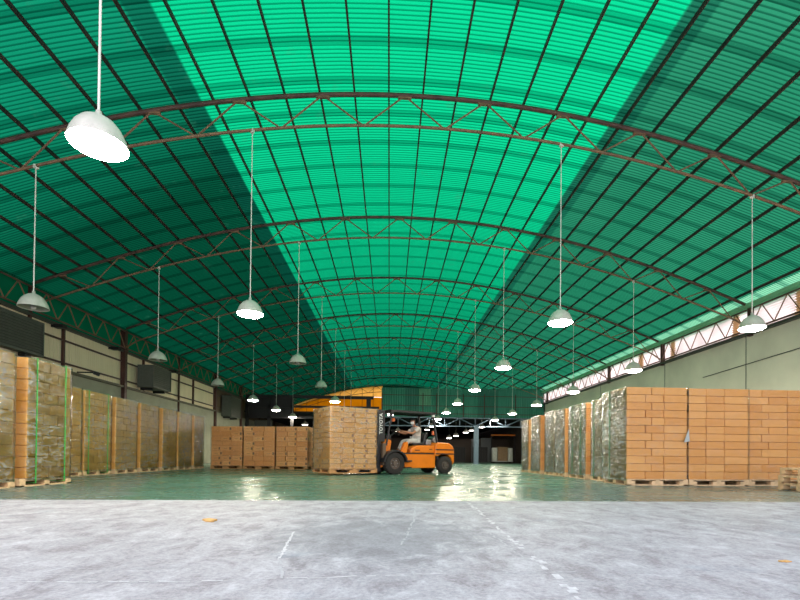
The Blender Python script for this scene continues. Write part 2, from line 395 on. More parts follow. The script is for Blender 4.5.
# ------------------------------------------------------------------ camera (fitted to the photograph)
cam = bpy.data.cameras.new('camera'); camo = bpy.data.objects.new('camera', cam); COL.objects.link(camo)
cx_, psi, pit, rol = -0.6585, 0.0645082, 0.0107231, 0.009357
fw = Vector((math.sin(psi) * math.cos(pit), math.cos(psi) * math.cos(pit), math.sin(pit)))
rt = Vector((math.cos(psi), -math.sin(psi), 0)); up = rt.cross(fw)
r2 = rt * math.cos(rol) + up * math.sin(rol); u2 = -rt * math.sin(rol) + up * math.cos(rol)
mw = Matrix.Identity(4)
for i in range(3):
    mw[i][0] = r2[i]; mw[i][1] = u2[i]; mw[i][2] = -fw[i]
mw[0][3] = cx_; mw[1][3] = 0; mw[2][3] = 0.58
camo.matrix_world = mw
cam.sensor_width = 36; cam.lens = 469.056 / 800 * 36
cam.shift_x = -19.597 / 800; cam.shift_y = 152.04 / 800
cam.clip_start = 0.05; cam.clip_end = 300
scn.camera = camo

# ------------------------------------------------------------------ setting
W = 13.61; HC = 9.649; HE = 6.655
B4 = -9.6e-6; A2 = (HC - HE - B4 * W ** 4) / W ** 2
def arch(x): return HC - A2 * x * x - B4 * x ** 4
Y0, Y1 = 4.0, 61.0
YT = [5.677 + 6 * k for k in range(10)]

def floor_mesh():
    bm = bmesh.new()
    vs = [bm.verts.new(p) for p in ((-30, -25, 0), (30, -25, 0), (30, 82, 0), (-30, 82, 0))]
    bm.faces.new(vs); me = bpy.data.meshes.new('floor'); bm.to_mesh(me); bm.free(); return me
fl = struct(link('floor', floor_mesh(), M['floor']))

# scuff and chalk lines on the floor
def stripe(name, pts, w, m, dash=None, jit=0.008, z=0.0015):
    bm = bmesh.new()
    acc = 0
    for a, b in zip(pts, pts[1:]):
        a = Vector((*a, 0)); b = Vector((*b, 0)); ln = (b - a).length; n = max(1, int(ln / 0.045))
        d = (b - a) / ln; p = Vector((-d.y, d.x, 0))
        for i in range(n):
            acc += 1
            if dash and random.random() > dash: continue
            s = a + (b - a) * (i / n); e = a + (b - a) * ((i + 1) / n)
            o = p * random.uniform(-jit, jit); ww = w * random.uniform(0.4, 1.2) / 2
            q = [s + o - p * ww, e + o - p * ww, e + o + p * ww, s + o + p * ww]
            bm.faces.new([bm.verts.new((v.x, v.y, z)) for v in q])
    me = bpy.data.meshes.new(name); bm.to_mesh(me); bm.free()
    return link(name, me, m, fl)
stripe('chalk_line', [(0.36, 6.1), (0.28, 4.32), (0.21, 3.05), (0.17, 2.35), (0.13, 1.7)], 0.035, M['chalk'], 0.7, 0.02)
stripe('scuff_line', [(-0.34, 5.55), (-0.42, 4.4), (-0.48, 3.83), (-0.57, 3.1)], 0.018, M['chalk_soft'], 0.8)
stripe('scuff_line', [(-1.38, 3.65), (-1.33, 3.2), (-1.29, 2.88), (-1.27, 2.7)], 0.022, M['chalk'], 0.95, 0.004)
stripe('scuff_line', [(-1.27, 2.7), (-1.22, 2.5), (-1.16, 2.26)], 0.014, M['chalk_soft'], 0.8)
stripe('scuff_line', [(-2.6, 2.24), (-1.61, 2.21), (-0.9, 2.28), (-0.4, 2.33)], 0.016, M['chalk'], 0.75)
stripe('scuff_line', [(-0.4, 2.33), (0.39, 2.34), (1.23, 2.28), (2.3, 2.3)], 0.012, M['chalk_soft'], 0.55)
stripe('scuff_line', [(0.1, 3.9), (0.13, 3.1), (0.12, 2.6)], 0.012, M['chalk_soft'], 0.8)
stripe('paint_edge_line', [(-4.6, 6.19), (-3, 6.2), (-1, 6.18), (2.2, 6.2)], 0.03, M['chalk_soft'], 0.6)
stripe('scuff_line', [(-3.2, 2.6), (-2.0, 2.45), (-1.3, 2.6)], 0.01, M['chalk_soft'], 0.5)
stripe('scuff_line', [(1.5, 5.2), (1.2, 3.6), (1.3, 2.5)], 0.01, M['chalk_soft'], 0.5)

# corrugated barrel roof
def roof_mesh():
    P = 0.108; n = int((Y1 - Y0) / P * 4); K = 30; verts = []; faces = []
    for i in range(n + 1):
        y = Y0 + i * P / 4; dz = 0.019 * math.sin(i * PI / 2 + 0.4)
        for j in range(K + 1):
            x = -W - 0.35 + (2 * W + 0.7) * j / K
            verts.append((x, y, arch(x) + 0.16 + dz))
    for i in range(n):
        for j in range(K):
            a = i * (K + 1) + j; faces.append((a, a + 1, a + K + 2, a + K + 1))
    me = bpy.data.meshes.new('ceiling'); me.from_pydata(verts, [], faces)
    for p in me.polygons: p.use_smooth = True
    return me
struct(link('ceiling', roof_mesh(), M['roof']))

# walls
struct(MB().box(-13.95, -13.65, 4.6, 61, 0, 3.9).build('wall_left_lower', M['wallLow']))
wl = struct(MB().box(-13.8, -13.7, 4.6, 35.7, 3.9, 5.66).build('wall_left', M['wallL']))
struct(MB().box(-13.8, -13.7, 35.7, 61, 3.9, 5.66).build('wall_left_rear', M['brown']))
struct(MB().box(-13.8, -13.74, 4.6, 61, 5.66, 6.8).build('wall_left_eave', M['eave_green']))
wr = struct(MB().box(13.65, 13.95, 4.6, 42.4, 0, 5.66).build('wall_right', M['wallR']))
for y in (10.0, 17.97, 23.55, 31.0): MB().box(13.635, 13.655, y - 0.012, y + 0.012, 0, 5.6).build('wall_joint', M['louvre_dark'], wr)
struct(MB().box(-13.66, -13.52, 4.6, 42, 3.82, 3.92).build('trim_1', M['ledge']))
struct(MB().box(13.45, 13.66, 4.6, 60, 5.56, 5.66).build('trim_2', M['louvre_dark']))
struct(MB().box(13.35, 13.8, 4.6, 60, 6.62, 6.76).build('trim_3', M['eave']))
struct(MB().box(-13.72, -13.55, 4.6, 60, 5.55, 5.66).build('trim_4', M['louvre_dark']))
for z in (5.1, 4.2):
    g = MB().box(-13.7, -13.62, 4.6, 42, z - 0.03, z + 0.03).build('wall_girt', M['post'])
    tag(g, 'dark horizontal steel rail %s along the beige left wall' % ('upper' if z > 5 else 'lower'), 'rail')
# cable hanging on right wall
c = MB().path([Vector((13.6, y, 4.75 - 0.035 * y + 0.3)) for y in (10, 13, 15.5, 18, 20.5)], 0.015, 6).build('wall_cable', M['black'])
tag(c, 'thin dark cable running down along the grey green right wall', 'cable')

# white louvred strip window on the right
fr = struct(MB().box(13.78, 13.82, 4.6, 60, 5.66, 5.70).build('window_1', M['louvre_frame']))
def louvre(y0, y1, m):
    b = MB(); z = 5.68
    while z < 6.66:
        t = Matrix.Translation((13.86, 0, z)) @ Matrix.Rotation(R(28), 4, 'Y')
        b.box(-0.075, 0.075, y0, y1, -0.004, 0.004, t); z += 0.095
    return b.build('louvre_blades', m, fr)
ys = [4.6, 15.2, 15.9, 18.6, 19.0, 23.0, 23.4, 26.0, 26.5, 60.0]
for i, (a, b) in enumerate(zip(ys, ys[1:])): louvre(a, b - 0.02, M['louvre_tan'] if i % 2 else M['louvre_white'])

# ------------------------------------------------------------------ roof trusses
# one truss = two curved chords and a zigzag of separate diagonals
def truss(y, idx):
    t = thing('roof_truss', 'rust brown arched lattice roof truss, %s from the front of the hall' % ORD[idx], 'roof truss', (0, y, 0), 0, 'arched lattice roof trusses')
    def curve(off, xs, r, name, m):
        pts = [Vector((x, 0, arch(x) - off)) for x in xs]
        bm = bmesh.new(); ring = []
        for i, p in enumerate(pts):
            d = (pts[min(i + 1, len(pts) - 1)] - pts[max(i - 1, 0)]).normalized(); n = Vector((-d.z, 0, d.x)); s = Vector((0, 1, 0))
            ring.append([bm.verts.new(p + (n * math.cos(a) + s * math.sin(a)) * r) for a in [2 * PI * k / 8 for k in range(8)]])
        for A, B in zip(ring, ring[1:]):
            for k in range(8): bm.faces.new((A[k], A[(k + 1) % 8], B[(k + 1) % 8], B[k]))
        bm.faces.new(ring[0]); bm.faces.new(ring[-1][::-1]); bmesh.ops.recalc_face_normals(bm, faces=bm.faces)
        me = bpy.data.meshes.new(name); bm.to_mesh(me); bm.free()
        for p in me.polygons: p.use_smooth = True
        return link(name, me, m, t)
    xs = [-W + 0.1 + (2 * W - 0.2) * i / 54 for i in range(55)]
    curve(0.0, xs, 0.055, 'top_chord', M['rust'])
    xb = [-13.0 + 26.0 * i / 50 for i in range(51)]
    curve(0.78, xb, 0.036, 'bottom_chord', M['rust_light'])
    tops = [-0.36 + 2.03 * k for k in range(-6, 7)]; tops = [x for x in tops if abs(x) < 13.2]
    for x in tops: MB().box(x - 0.17, x + 0.17, -0.03, 0.03, arch(x) - 0.09, arch(x) - 0.03).build('gusset_plate', M['rust_light'], t)
    for x in tops:
        for s in (-1, 1):
            xb_ = x + s * 1.0
            if abs(xb_) > 13.1: continue
            MB().bar((x + s * 0.06, 0, arch(x) - 0.06), (xb_ - s * 0.03, 0, arch(xb_) - 0.76), 0.022, n=6).build('diagonal', M['rust_light'], t)
    for s in (-1, 1):   # bottom chord comes down onto the column
        MB().bar((s * 13.0, 0, arch(13.0) - 0.78), (s * 13.5, 0, 5.8), 0.036, n=8).build('end_brace', M['rust_light'], t)
    return t
for i, y in enumerate(YT): truss(y, i)

NAMES = {0: 'nearest', 1: 'second', 2: 'third', 3: 'fourth', 4: 'fifth', 5: 'sixth', 6: 'seventh', 7: 'eighth', 8: 'ninth', 9: 'tenth'}
for i, y in enumerate(YT):
    for s in (-1, 1):
        big = (s < 0)
        w = (0.11 if i in (3, 5, 6) else 0.045) if big else 0.08
        x0 = s * 13.60
        o = MB().box(x0 - w, x0 + w, y - w, y + w, 0.0 if s < 0 else 5.5, 6.62).box(x0 - w * 1.25, x0 + w * 1.25, y - w * 1.25, y + w * 1.25, 5.62, 5.68).build('steel_column', M['post'])
        tag(o, '%s dark red steel column against the %s wall counted from the front' % (NAMES[i], 'left' if s < 0 else 'right'), 'column', 'steel columns along the %s wall' % ('left' if s < 0 else 'right'))
for i, y in enumerate([7.6, 13.6, 19.5, 25.6, 31.9]):
    o = MB().box(-13.72, -13.6, y - 0.05, y + 0.05, 3.9, 5.66).build('wall_stud', M['post'])
    tag(o, 'thin dark upright on the beige left wall, %s from the front' % ORD[i], 'upright', 'thin uprights on the left wall')
# lattice eave beams between columns
for s in (-1, 1):
    sd = 'left' if s < 0 else 'right'
    for i in range(len(YT) - 1):
        a, b = YT[i] + 0.1, YT[i + 1] - 0.1
        t = thing('eave_beam', 'zigzag lattice eave beam above the %s wall, %s bay from the front' % (sd, ORD[i]), 'beam', (s * 13.5, a, 0), 0, 'lattice eave beams above the %s wall' % sd)
        MB().bar((0, 0, 6.55), (0, b - a, 6.55), 0.05, 0.05).build('top_chord', M['rust'], t)
        MB().bar((0, 0, 5.74), (0, b - a, 5.74), 0.05, 0.05).build('bottom_chord', M['rust'], t)
        n = 10; st = (b - a) / n
        for k in range(n):
            z0, z1 = (5.76, 6.53) if k % 2 == 0 else (6.53, 5.76)
            MB().bar((0, k * st + 0.02, z0), (0, (k + 1) * st - 0.02, z1), 0.022, n=6).build('diagonal', M['rust_light'], t)

# purlins
px = [0.10 + 0.858 * k for k in range(-16, 16)]; px = [x for x in px if abs(x) < 13.6]
pn = len(px)
for k, x in enumerate(px):
    o = MB().box(x - 0.019, x + 0.019, Y0 + 0.1, Y1 - 0.1, arch(x) + 0.05, arch(x) + 0.145).build('roof_purlin', M['purlin'])
    q = k if k < pn // 2 else pn - 1 - k
    lab = 'long dark roof purlin, number %s counted inward from the %s eave' % (['one', 'two', 'three', 'four', 'five', 'six', 'seven', 'eight', 'nine', 'ten', 'eleven', 'twelve', 'thirteen', 'fourteen', 'fifteen', 'sixteen'][q], 'left' if k < pn // 2 else 'right')
    tag(o, lab, 'purlin', 'long purlins under the green roof')

# ------------------------------------------------------------------ pendant lamps
def dome_prof(sc=1.0):
    out = [(0.03, 0.36), (0.06, 0.355), (0.12, 0.33), (0.20, 0.28), (0.27, 0.20), (0.32, 0.10), (0.345, 0.02), (0.35, 0.0)]
    inn = [(0.343, 0.0), (0.33, 0.03), (0.30, 0.11), (0.25, 0.19), (0.18, 0.26), (0.0, 0.32)]
    return out + inn
shade_me = MB().lathe(dome_prof(), 32).me('lamp_shade', True); shade_me.materials.append(M['shade']); smooth_by_angle(shade_me, 1.0)
on_me = MB().lathe([(0.338, 0.012), (0.335, -0.01), (0.27, -0.045), (0.16, -0.07), (0.0, -0.08)], 32).me('lamp_glass', True); on_me.materials.append(M['lamp_on'])
dim_me = on_me.copy(); dim_me.materials.clear(); dim_me.materials.append(M['lamp_dim'])
off_me = MB().lathe([(0.335, 0.02), (0.30, 0.05), (0.16, 0.07), (0.0, 0.08)], 32).me('lamp_glass_off', True); off_me.materials.append(M['lamp_off'])
bulb_me = MB().lathe([(0.0, -0.06), (0.05, -0.045), (0.075, 0.0), (0.06, 0.06), (0.03, 0.10), (0.0, 0.1)], 16).me('lamp_bulb', True); bulb_me.materials.append(M['lamp_off'])
cap_me = MB().lathe([(0.0, 0.42), (0.035, 0.42), (0.04, 0.36), (0.055, 0.35), (0.0, 0.35)], 16).me('lamp_cap', True); cap_me.materials.append(M['shade'])
LAMPZ = 4.05
ROWX = [(-9.13, 'outer left'), (-4.09, 'inner left'), (3.66, 'inner right'), (8.80, 'outer right')]
OFF = {(1, 0), (2, 0), (3, 0), (2, 1), (3, 1), (0, 0)}
def lamp(x, y, z, ztop, lit, label, group, dim=False):
    t = thing('pendant_lamp', label, 'lamp', (x, y, z), 0, group)
    t.rotation_euler = (0, 0, random.uniform(0, 6))
    s = link('lamp_shade', shade_me, None, t); link('lamp_cap', cap_me, None, t)
    if lit: link('lamp_glass', dim_me if dim else on_me, None, t)
    else:
        link('lamp_reflector', off_me, None, t); link('lamp_bulb', bulb_me, None, t)
    for c in t.children: c.scale = (.89, .89, .95)
    rr = 0.012 if lit and y > 8 else 0.014
    MB().bar((0, 0, 0.41), (0, 0, ztop - z), rr, n=8).build('hanging_rod', M['rod'], t)
    MB().box(-0.05, 0.05, -0.03, 0.03, ztop - z - 0.05, ztop - z + 0.03).build('rod_bracket', M['rod'], t)
    return t
for k in range(9):
    for r, (x, nm) in enumerate(ROWX):
        if k == 0 and r != 1: continue
        lit = (k, r) not in OFF
        z = LAMPZ + (0.14 if k == 0 else 0) - (0.012 * k)
        lab = '%s pale bowl pendant lamp, %s from the front in the %s row' % ('lit' if lit else 'unlit', ORD[k], nm)
        zt = arch(x) - 0.80
        if k >= 7: z, zt = 3.72, 4.43
        lamp(x, YT[k], z, zt, lit, lab, 'pendant lamps in the %s row' % nm, k >= 7)

# ------------------------------------------------------------------ rear of the hall
# green partition with flat top, girder below it, open annex behind
py = 42.6
pt = thing('sheet_partition', 'flat topped green corrugated sheet partition high across the rear of the hall', 'partition', (6.1, py, 4.25))
def pb(name, x0, x1, z0, z1, m, y0=0.0, y1=0.05): return MB().box(x0 - 6.1, x1 - 6.1, y0, y1, z0 - 4.25, z1 - 4.25).build(name, m, pt)
pb('sheet_panel', -1.4, 0.7, 4.25, 6.86, M['partition']); pb('sheet_panel', 0.7, 2.0, 4.25, 6.86, M['partition_dark'])
o = pb('sheet_panel', 2.0, 3.1, 5.3, 6.80, M['partition_pale'], -0.06, -0.01); o['label'] = 'faded pale green sheet panel'
pb('sheet_panel', 2.0, 7.4, 4.25, 6.86, M['partition']); pb('sheet_panel', 7.4, 9.3, 4.25, 6.9, M['partition_dark']); pb('sheet_panel', 9.3, 13.6, 4.25, 7.0, M['partition'])
for z in (4.55, 5.25, 6.2): pb('rail', -1.4, 13.55, z - 0.025, z + 0.025, M['post'], -0.12, -0.06)
for x in (-1.35, 2.35, 3.6, 6.05, 8.0, 10.9): pb('stud', x - 0.035, x + 0.035, 4.25, 6.4, M['post'], -0.16, -0.12)

gd = thing('lattice_girder', 'blue grey lattice girder spanning the rear opening under the green partition', 'girder', (6, 42.2, 3.4))
for z, nm in ((0.0, 'bottom_chord'), (0.76, 'top_chord')): MB().box(-7.3, 7.5, -0.06, 0.06, z - 0.045, z + 0.045).build(nm, M['bluesteel'], gd)
x = -7.3; k = 0
while x < 7.3:
    MB().bar((x, 0, 0), (x, 0, 0.76), 0.06, 0.06).build('upright', M['bluesteel'], gd)
    if x + 1.4 < 7.5:
        z0, z1 = (0.02, 0.72) if k % 2 == 0 else (0.72, 0.02)
        MB().bar((x, 0, z0), (x + 1.4, 0, z1), 0.04, n=6).build('diagonal', M['bluesteel'], gd)
    x += 1.4; k += 1
def column(x, y, w, h, m, lab):
    t = thing('square_column', lab, 'column', (x, y, 0))
    MB().box(-w, w, -w, w, 0, h, bev=0.01).build('shaft', m, t)
    MB().box(-w - 0.08, w + 0.08, -w - 0.08, w + 0.08, 0, 0.04).build('base_plate', m, t)
    return t
column(7.2, 42.2, 0.2, 3.35, M['bluesteel'], 'blue grey square column under the rear girder')
column(-1.55, 42.25, 0.10, 4.3, M['black'], 'black square column behind the forklift mast')
# annex ceiling, back wall, side
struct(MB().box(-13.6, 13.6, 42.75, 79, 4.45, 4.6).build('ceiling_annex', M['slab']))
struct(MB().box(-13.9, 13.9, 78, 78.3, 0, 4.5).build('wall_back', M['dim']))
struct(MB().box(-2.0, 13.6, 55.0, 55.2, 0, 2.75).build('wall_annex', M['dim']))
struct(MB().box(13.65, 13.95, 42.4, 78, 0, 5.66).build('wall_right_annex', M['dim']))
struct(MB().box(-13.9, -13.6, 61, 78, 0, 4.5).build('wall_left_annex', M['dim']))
# black door frame on the left rear with board panels
fb = thing('rear_frame', 'black steel frame with two long beams across the rear left of the hall', 'frame', (-8, 42.2, 0))
def fbb(name, x0, x1, z0, z1, m=M['black'], y0=-0.06, y1=0.06): return MB().box(x0 + 8, x1 + 8, y0, y1, z0, z1).build(name, m, fb)
fbb('beam', -13.3, -2.1, 5.70, 5.98); fbb('beam', -13.3, -1.6, 4.86, 5.06); fbb('beam', -13.3, -6.0, 3.9, 4.1)
for x in (-13.2, -11.3, -9.3): fbb('post', x - 0.14, x + 0.14, 0, 5.7)
fbb('post', -7.0, -6.8, 0, 3.9)
for x0, x1 in ((-13.05, -11.45), (-11.15, -9.45)): fbb('blackout_panel', x0, x1, 4.1, 5.7, M['black'], 0.0, 0.05)  # panels added to black out the openings between the posts
fbb('short_post', -2.75, -2.35, 5.06, 5.70)
for i, (x0, x1, z0, z1) in enumerate([(-13.05, -11.45, 0.02, 3.85), (-11.15, -9.15, 0.02, 3.2), (-8.85, -7.05, 0.02, 3.0), (-6.7, -3.4, 0.02, 2.9)]):
    o = MB().box(x0, x1, 44.0, 44.1, z0, z1).box(x0, x0 + .08, 43.95, 44.0, z0, z1).box(x1 - .08, x1, 43.95, 44.0, z0, z1).build('board_screen', M['brown'] if i % 2 else M['louvre_dark'])
    tag(o, '%s upright board screen behind the black frame, %s from the left' % ('brown' if i % 2 else 'dark grey', ['first', 'second', 'third', 'fourth'][i]), 'screen')
# amber gable at the far end
def gable():
    g = thing('amber_gable', 'glowing amber translucent gable sheet at the far end above the black beams', 'gable wall', (0, 60.5, 0))
    def sheet(name, x0, x1, zlo, zhi, m, n=24, y=0.0):
        bm = bmesh.new(); A = []; B = []
        for i in range(n + 1):
            x = x0 + (x1 - x0) * i / n
            A.append(bm.verts.new((x, y, zlo(x)))); B.append(bm.verts.new((x, y, max(zlo(x) + 0.01, zhi(x)))))
        for i in range(n): bm.faces.new((A[i], A[i + 1], B[i + 1], B[i]))
        ex = bmesh.ops.extrude_face_region(bm, geom=bm.faces[:]); vs = [v for v in ex['geom'] if isinstance(v, bmesh.types.BMVert)]
        bmesh.ops.translate(bm, vec=(0, 0.03, 0), verts=vs); bmesh.ops.recalc_face_normals(bm, faces=bm.faces)
        me = bpy.data.meshes.new(name); bm.to_mesh(me); bm.free(); return link(name, me, m, g)
    sheet('lower_sheet', -13.4, -1.6, lambda x: 4.62, lambda x: min(arch(x) - 0.1, 8.2), M['gable'])
    sheet('upper_sheet', -13.4, -1.6, lambda x: min(arch(x) - 0.2, 8.25), lambda x: arch(x) + 0.1, M['gable_up'])
    sheet('green_sheet', -1.6, 13.4, lambda x: min(8.2, arch(x) - .2), lambda x: arch(x) + 0.1, M['partition_dark'])
    for x in [-12.6 + 1.4 * i for i in range(8)]:
        MB().bar((x, -0.05, 4.6), (x, -0.05, arch(x)), 0.03, n=6).build('stud', M['post'], g)
    return g
gable()
o = struct(MB().box(-1.6, 13.6, 60.5, 60.6, 4.6, 8.3).build('wall_gable', M['partition_dark']))

# annex lamps
for i, (x, y) in enumerate([(8.5, 48.5), (8.5, 57.0), (8.5, 65.0), (8.5, 73.0)]):
    pass
for i, (x, y, z) in enumerate([(7.53, 50.0, 3.27), (6.68, 51.5, 2.97), (6.12, 53.0, 2.77), (0.2, 48.0, 3.2)]):
    lamp(x, y, z, 4.43, True, 'small lit bowl lamp glowing in the dark annex behind the rear girder', 'lamps in the dark annex', True)

# annex contents
def fence(x0, x1, y, h, lab):
    t = thing('barred_fence', lab, 'fence', ((x0 + x1) / 2, y, 0))
    w = (x1 - x0) / 2
    MB().box(-w, w, -0.02, 0.02, h - 0.05, h).build('top_rail', M['mesh_fence'], t)
    MB().box(-w, w, -0.02, 0.02, 0.1, 0.15).build('bottom_rail', M['mesh_fence'], t)
    n = int(2 * w / 0.16)
    for i in range(n + 1):
        x = -w + 2 * w * i / n
        MB().box(x - 0.012, x + 0.012, -0.012, 0.012, 0.0 if i % 6 == 0 else 0.12, h - 0.03).build('bar', M['mesh_fence'], t)
    MB().box(-w, w, 0.03, 0.05, 0.12, h - 0.05).build('mesh_backing', M['slab'], t)
fence(3.2, 5.2, 49.6, 1.6, 'dark barred fence just right of the forklift counterweight')
fence(5.4, 7.4, 49.4, 1.7, 'dark barred fence left of the blue grey column')
fence(8.1, 9.7, 49.0, 1.7, 'dark barred fence right of the blue grey column')
for i, (x0, x1, z1) in enumerate([(9.0, 9.9, 2.6), (10.1, 11.3, 2.7)]):
    o = MB().box(x0, x1, 54.7, 54.78, 0.0, z1 + 0.2).box(x0 + .08, x1 - .08, 54.66, 54.7, 1.7, z1).build('grey_panel', M['doorpanel'])
    tag(o, 'pale grey upright panel at the rear of the annex, %s' % ['narrower left one', 'wider right one'][i], 'panel')
o = MB().box(10.5, 13.2, 50.9, 51.1, 3.0, 3.15).build('lamplit_beam', M['orange']);  # orange lamplight on the beam is put into its colour
MB().box(13.1, 13.2, 50.95, 51.05, 0, 3.0).build('post', M['black'], o); MB().box(10.5, 10.6, 50.95, 51.05, 0, 3.0).build('post', M['black'], o)
tag(o, 'rack beam with orange lamplight in its colour, in the dark annex beside the wrapped stacks', 'rack beam')
tc = thing('goods_trolley', 'trolley of brown cartons between white wrapped bales in the annex', 'trolley', (10.9, 47.5, 0))
MB().box(-1.05, 1.05, -0.4, 0.4, 0.18, 0.26).build('deck', M['chrome'], tc)
for sx in (-0.85, 0.85):
    for sy in (-0.3, 0.3): MB().lathe([(0, -0.03), (0.09, -0.03), (0.09, 0.03), (0, 0.03)], 14, Matrix.Translation((sx, sy, 0.09)) @ Matrix.Rotation(PI / 2, 4, 'X')).build('wheel', M['tyre'], tc)
MB().box(-0.5, 0.5, -0.35, 0.35, 0.26, 1.68, bev=0.02).build('carton_pile', M['board_tan'], tc)
for sx in (-0.8, 0.8): MB().box(sx - 0.24, sx + 0.24, -0.32, 0.32, 0.26, 1.6, bev=0.07).build('wrapped_bale', M['wrapwhite'], tc, True)

# ------------------------------------------------------------------ left wall ventilators
def cooler(x0, x1, y0, y1, z0, z1, lab, lou_side=True):
    t = thing('wall_ventilator', lab, 'ventilator', (x0, (y0 + y1) / 2, z0))
    w, d, hh = x1 - x0, (y1 - y0) / 2, z1 - z0
    MB().box(0, w, -d, d, 0, hh, bev=0.015).build('casing', M['louvre_frame'], t)
    b = MB(); n = int(hh / 0.11)
    for i in range(n):
        z = 0.08 + (hh - 0.16) * (i + 0.5) / n
        b.box(-0.035, 0.035, -d + 0.06, d - 0.06, -0.006, 0.006, Matrix.Translation((w + 0.02, 0, z)) @ Matrix.Rotation(R(35), 4, 'Y'))
    b.build('louvre_grille', M['louvre_dark'], t)
    fb_ = MB()
    for a in ((-d, -d + 0.05), (d - 0.05, d)): fb_.box(w, w + 0.05, a[0], a[1], 0, hh)
    fb_.box(w, w + 0.05, -d, d, 0, 0.05).box(w, w + 0.05, -d, d, hh - 0.05, hh)
    fb_.build('grille_frame', M['louvre_frame'], t)
    MB().box(0, w * 0.8, -d * 0.7, -d * 0.6, -0.12, 0).build('bracket', M['black'], t); MB().box(0, w * 0.8, d * 0.6, d * 0.7, -0.12, 0).build('bracket', M['black'], t)
cooler(-13.69, -13.40, 14.2, 18.05, 4.12, 5.36, 'large dark louvred ventilator on the left wall above the nearest stacks')
cooler(-13.6, -12.85, 24.9, 26.9, 4.05, 5.2, 'boxy grey ventilator with louvred side halfway along the left wall')
cooler(-13.6, -12.9, 37.0, 39.4, 3.6, 5.2, 'far dark boxy ventilator near the rear of the left wall')
for i, y in enumerate((18.9, 22.6, 28.5)):
    o = MB().box(-13.55, -13.2, y - 0.12, y + 0.12, 5.42, 5.55).build('small_floodlight', M['black'])
    MB().box(-13.72, -13.55, y - .03, y + .03, 5.46, 5.6).build('bracket', M['black'], o)
    tag(o, 'small black floodlight under the left eave, %s from the front' % ORD[i], 'floodlight', 'small black lights under the left eave')
o = MB().bar((-12.9, 20.2, 3.95), (-13.55, 20.2, 3.95), 0.05).bar((-12.9, 20.2, 3.95), (-12.75, 20.35, 3.88), 0.09, 0.12).build('wall_bracket', M['black'])
tag(o, 'black bracket sticking out from the left ledge behind the second stack', 'bracket')

# ------------------------------------------------------------------ pallets and carton stacks
def pallet_mesh(w, d, h=0.14):
    b = MB()
    bw = 0.11; n = max(5, int(d / 0.16))
    for i in range(n):
        y = -d / 2 + (d - bw) * i / (n - 1); b.box(-w / 2, w / 2, y, y + bw, h - 0.022, h)
    for x in (-w / 2, -0.05, w / 2 - 0.1): b.box(x, x + 0.1, -d / 2, d / 2, h - 0.044, h - 0.022)
    bx = 0.15 * w / 1.1
    for x in (-w / 2, -bx * 0.7, w / 2 - bx):
        ww = bx if x != -bx * 0.7 else bx * 1.4
        for y in (-d / 2, -0.07, d / 2 - 0.14): b.box(x, x + ww, y, y + 0.14, 0.022, h - 0.044)
    for y in (-d / 2, -0.05, d / 2 - 0.1): b.box(-w / 2, w / 2, y, y + 0.1, 0, 0.022)
    for x in (-w / 2, w / 2 - 0.1): b.box(x, x + 0.1, -d / 2, d / 2, 0.0, 0.021)
    return b.me('pallet')
PM = {}
def pallet_part(w, d, m, parent):
    k = (round(w, 2), round(d, 2), m.name)
    if k not in PM: PM[k] = pallet_mesh(w, d); PM[k].materials.append(m)
    return link('pallet', PM[k], None, parent)
UNIT = {}
def carton_unit(m):
    if m.name not in UNIT:
        bm = bmesh.new(); bmesh.ops.create_cube(bm, size=1)
        bmesh.ops.bevel(bm, geom=bm.edges[:], offset=0.03, segments=2, affect='EDGES', profile=0.5)
        me = bpy.data.meshes.new('carton'); bm.to_mesh(me); bm.free(); me.materials.append(m); UNIT[m.name] = me
    return UNIT[m.name]
def film_mesh(w, d, z0, z1, wav=0.006):
    from mathutils import noise as mn
    bm = bmesh.new(); nu = 22; nv = 46; rows = []; sd = Vector((random.uniform(0, 99), random.uniform(0, 99), random.uniform(0, 99)))
    per = []
    for (ax, ay, bx, by) in ((-w/2, -d/2, w/2, -d/2), (w/2, -d/2, w/2, d/2), (w/2, d/2, -w/2, d/2), (-w/2, d/2, -w/2, -d/2)):
        nn = Vector((by - ay, ax - bx, 0)).normalized()
        for i in range(nu):
            u = i / nu; per.append((ax + (bx - ax) * u, ay + (by - ay) * u, nn * (0.35 + 0.65 * min(1, 6 * u, 6 * (1 - u)))))
    for j in range(nv + 1):
        z = z0 + (z1 - z0) * j / nv; row = []
        for x, y, nn in per:
            p = Vector((x * 2.1, y * 2.1, z * 7.5 + (x + y) * 2.2)) + sd
            k = 1 - abs(mn.noise(p)) * 2; k = max(0, k) ** 3 + 0.35 * (1 - abs(mn.noise(p * 2.7)) * 2)
            dd = max(-0.004, 0.017 * k - 0.003)
            row.append(bm.verts.new((x + nn.x * dd, y + nn.y * dd, z)))
        rows.append(row)
    n = len(per)
    for j in range(nv):
        for i in range(n): bm.faces.new((rows[j][i], rows[j][(i + 1) % n], rows[j + 1][(i + 1) % n], rows[j + 1][i]))
    bm.normal_update()
    me = bpy.data.meshes.new('stretch_film'); bm.to_mesh(me); bm.free()
    for k, p in enumerate(me.polygons):
        p.use_smooth = True
        if (k % n) // nu in (0, 2): p.material_index = 1
    return me
FM = {}
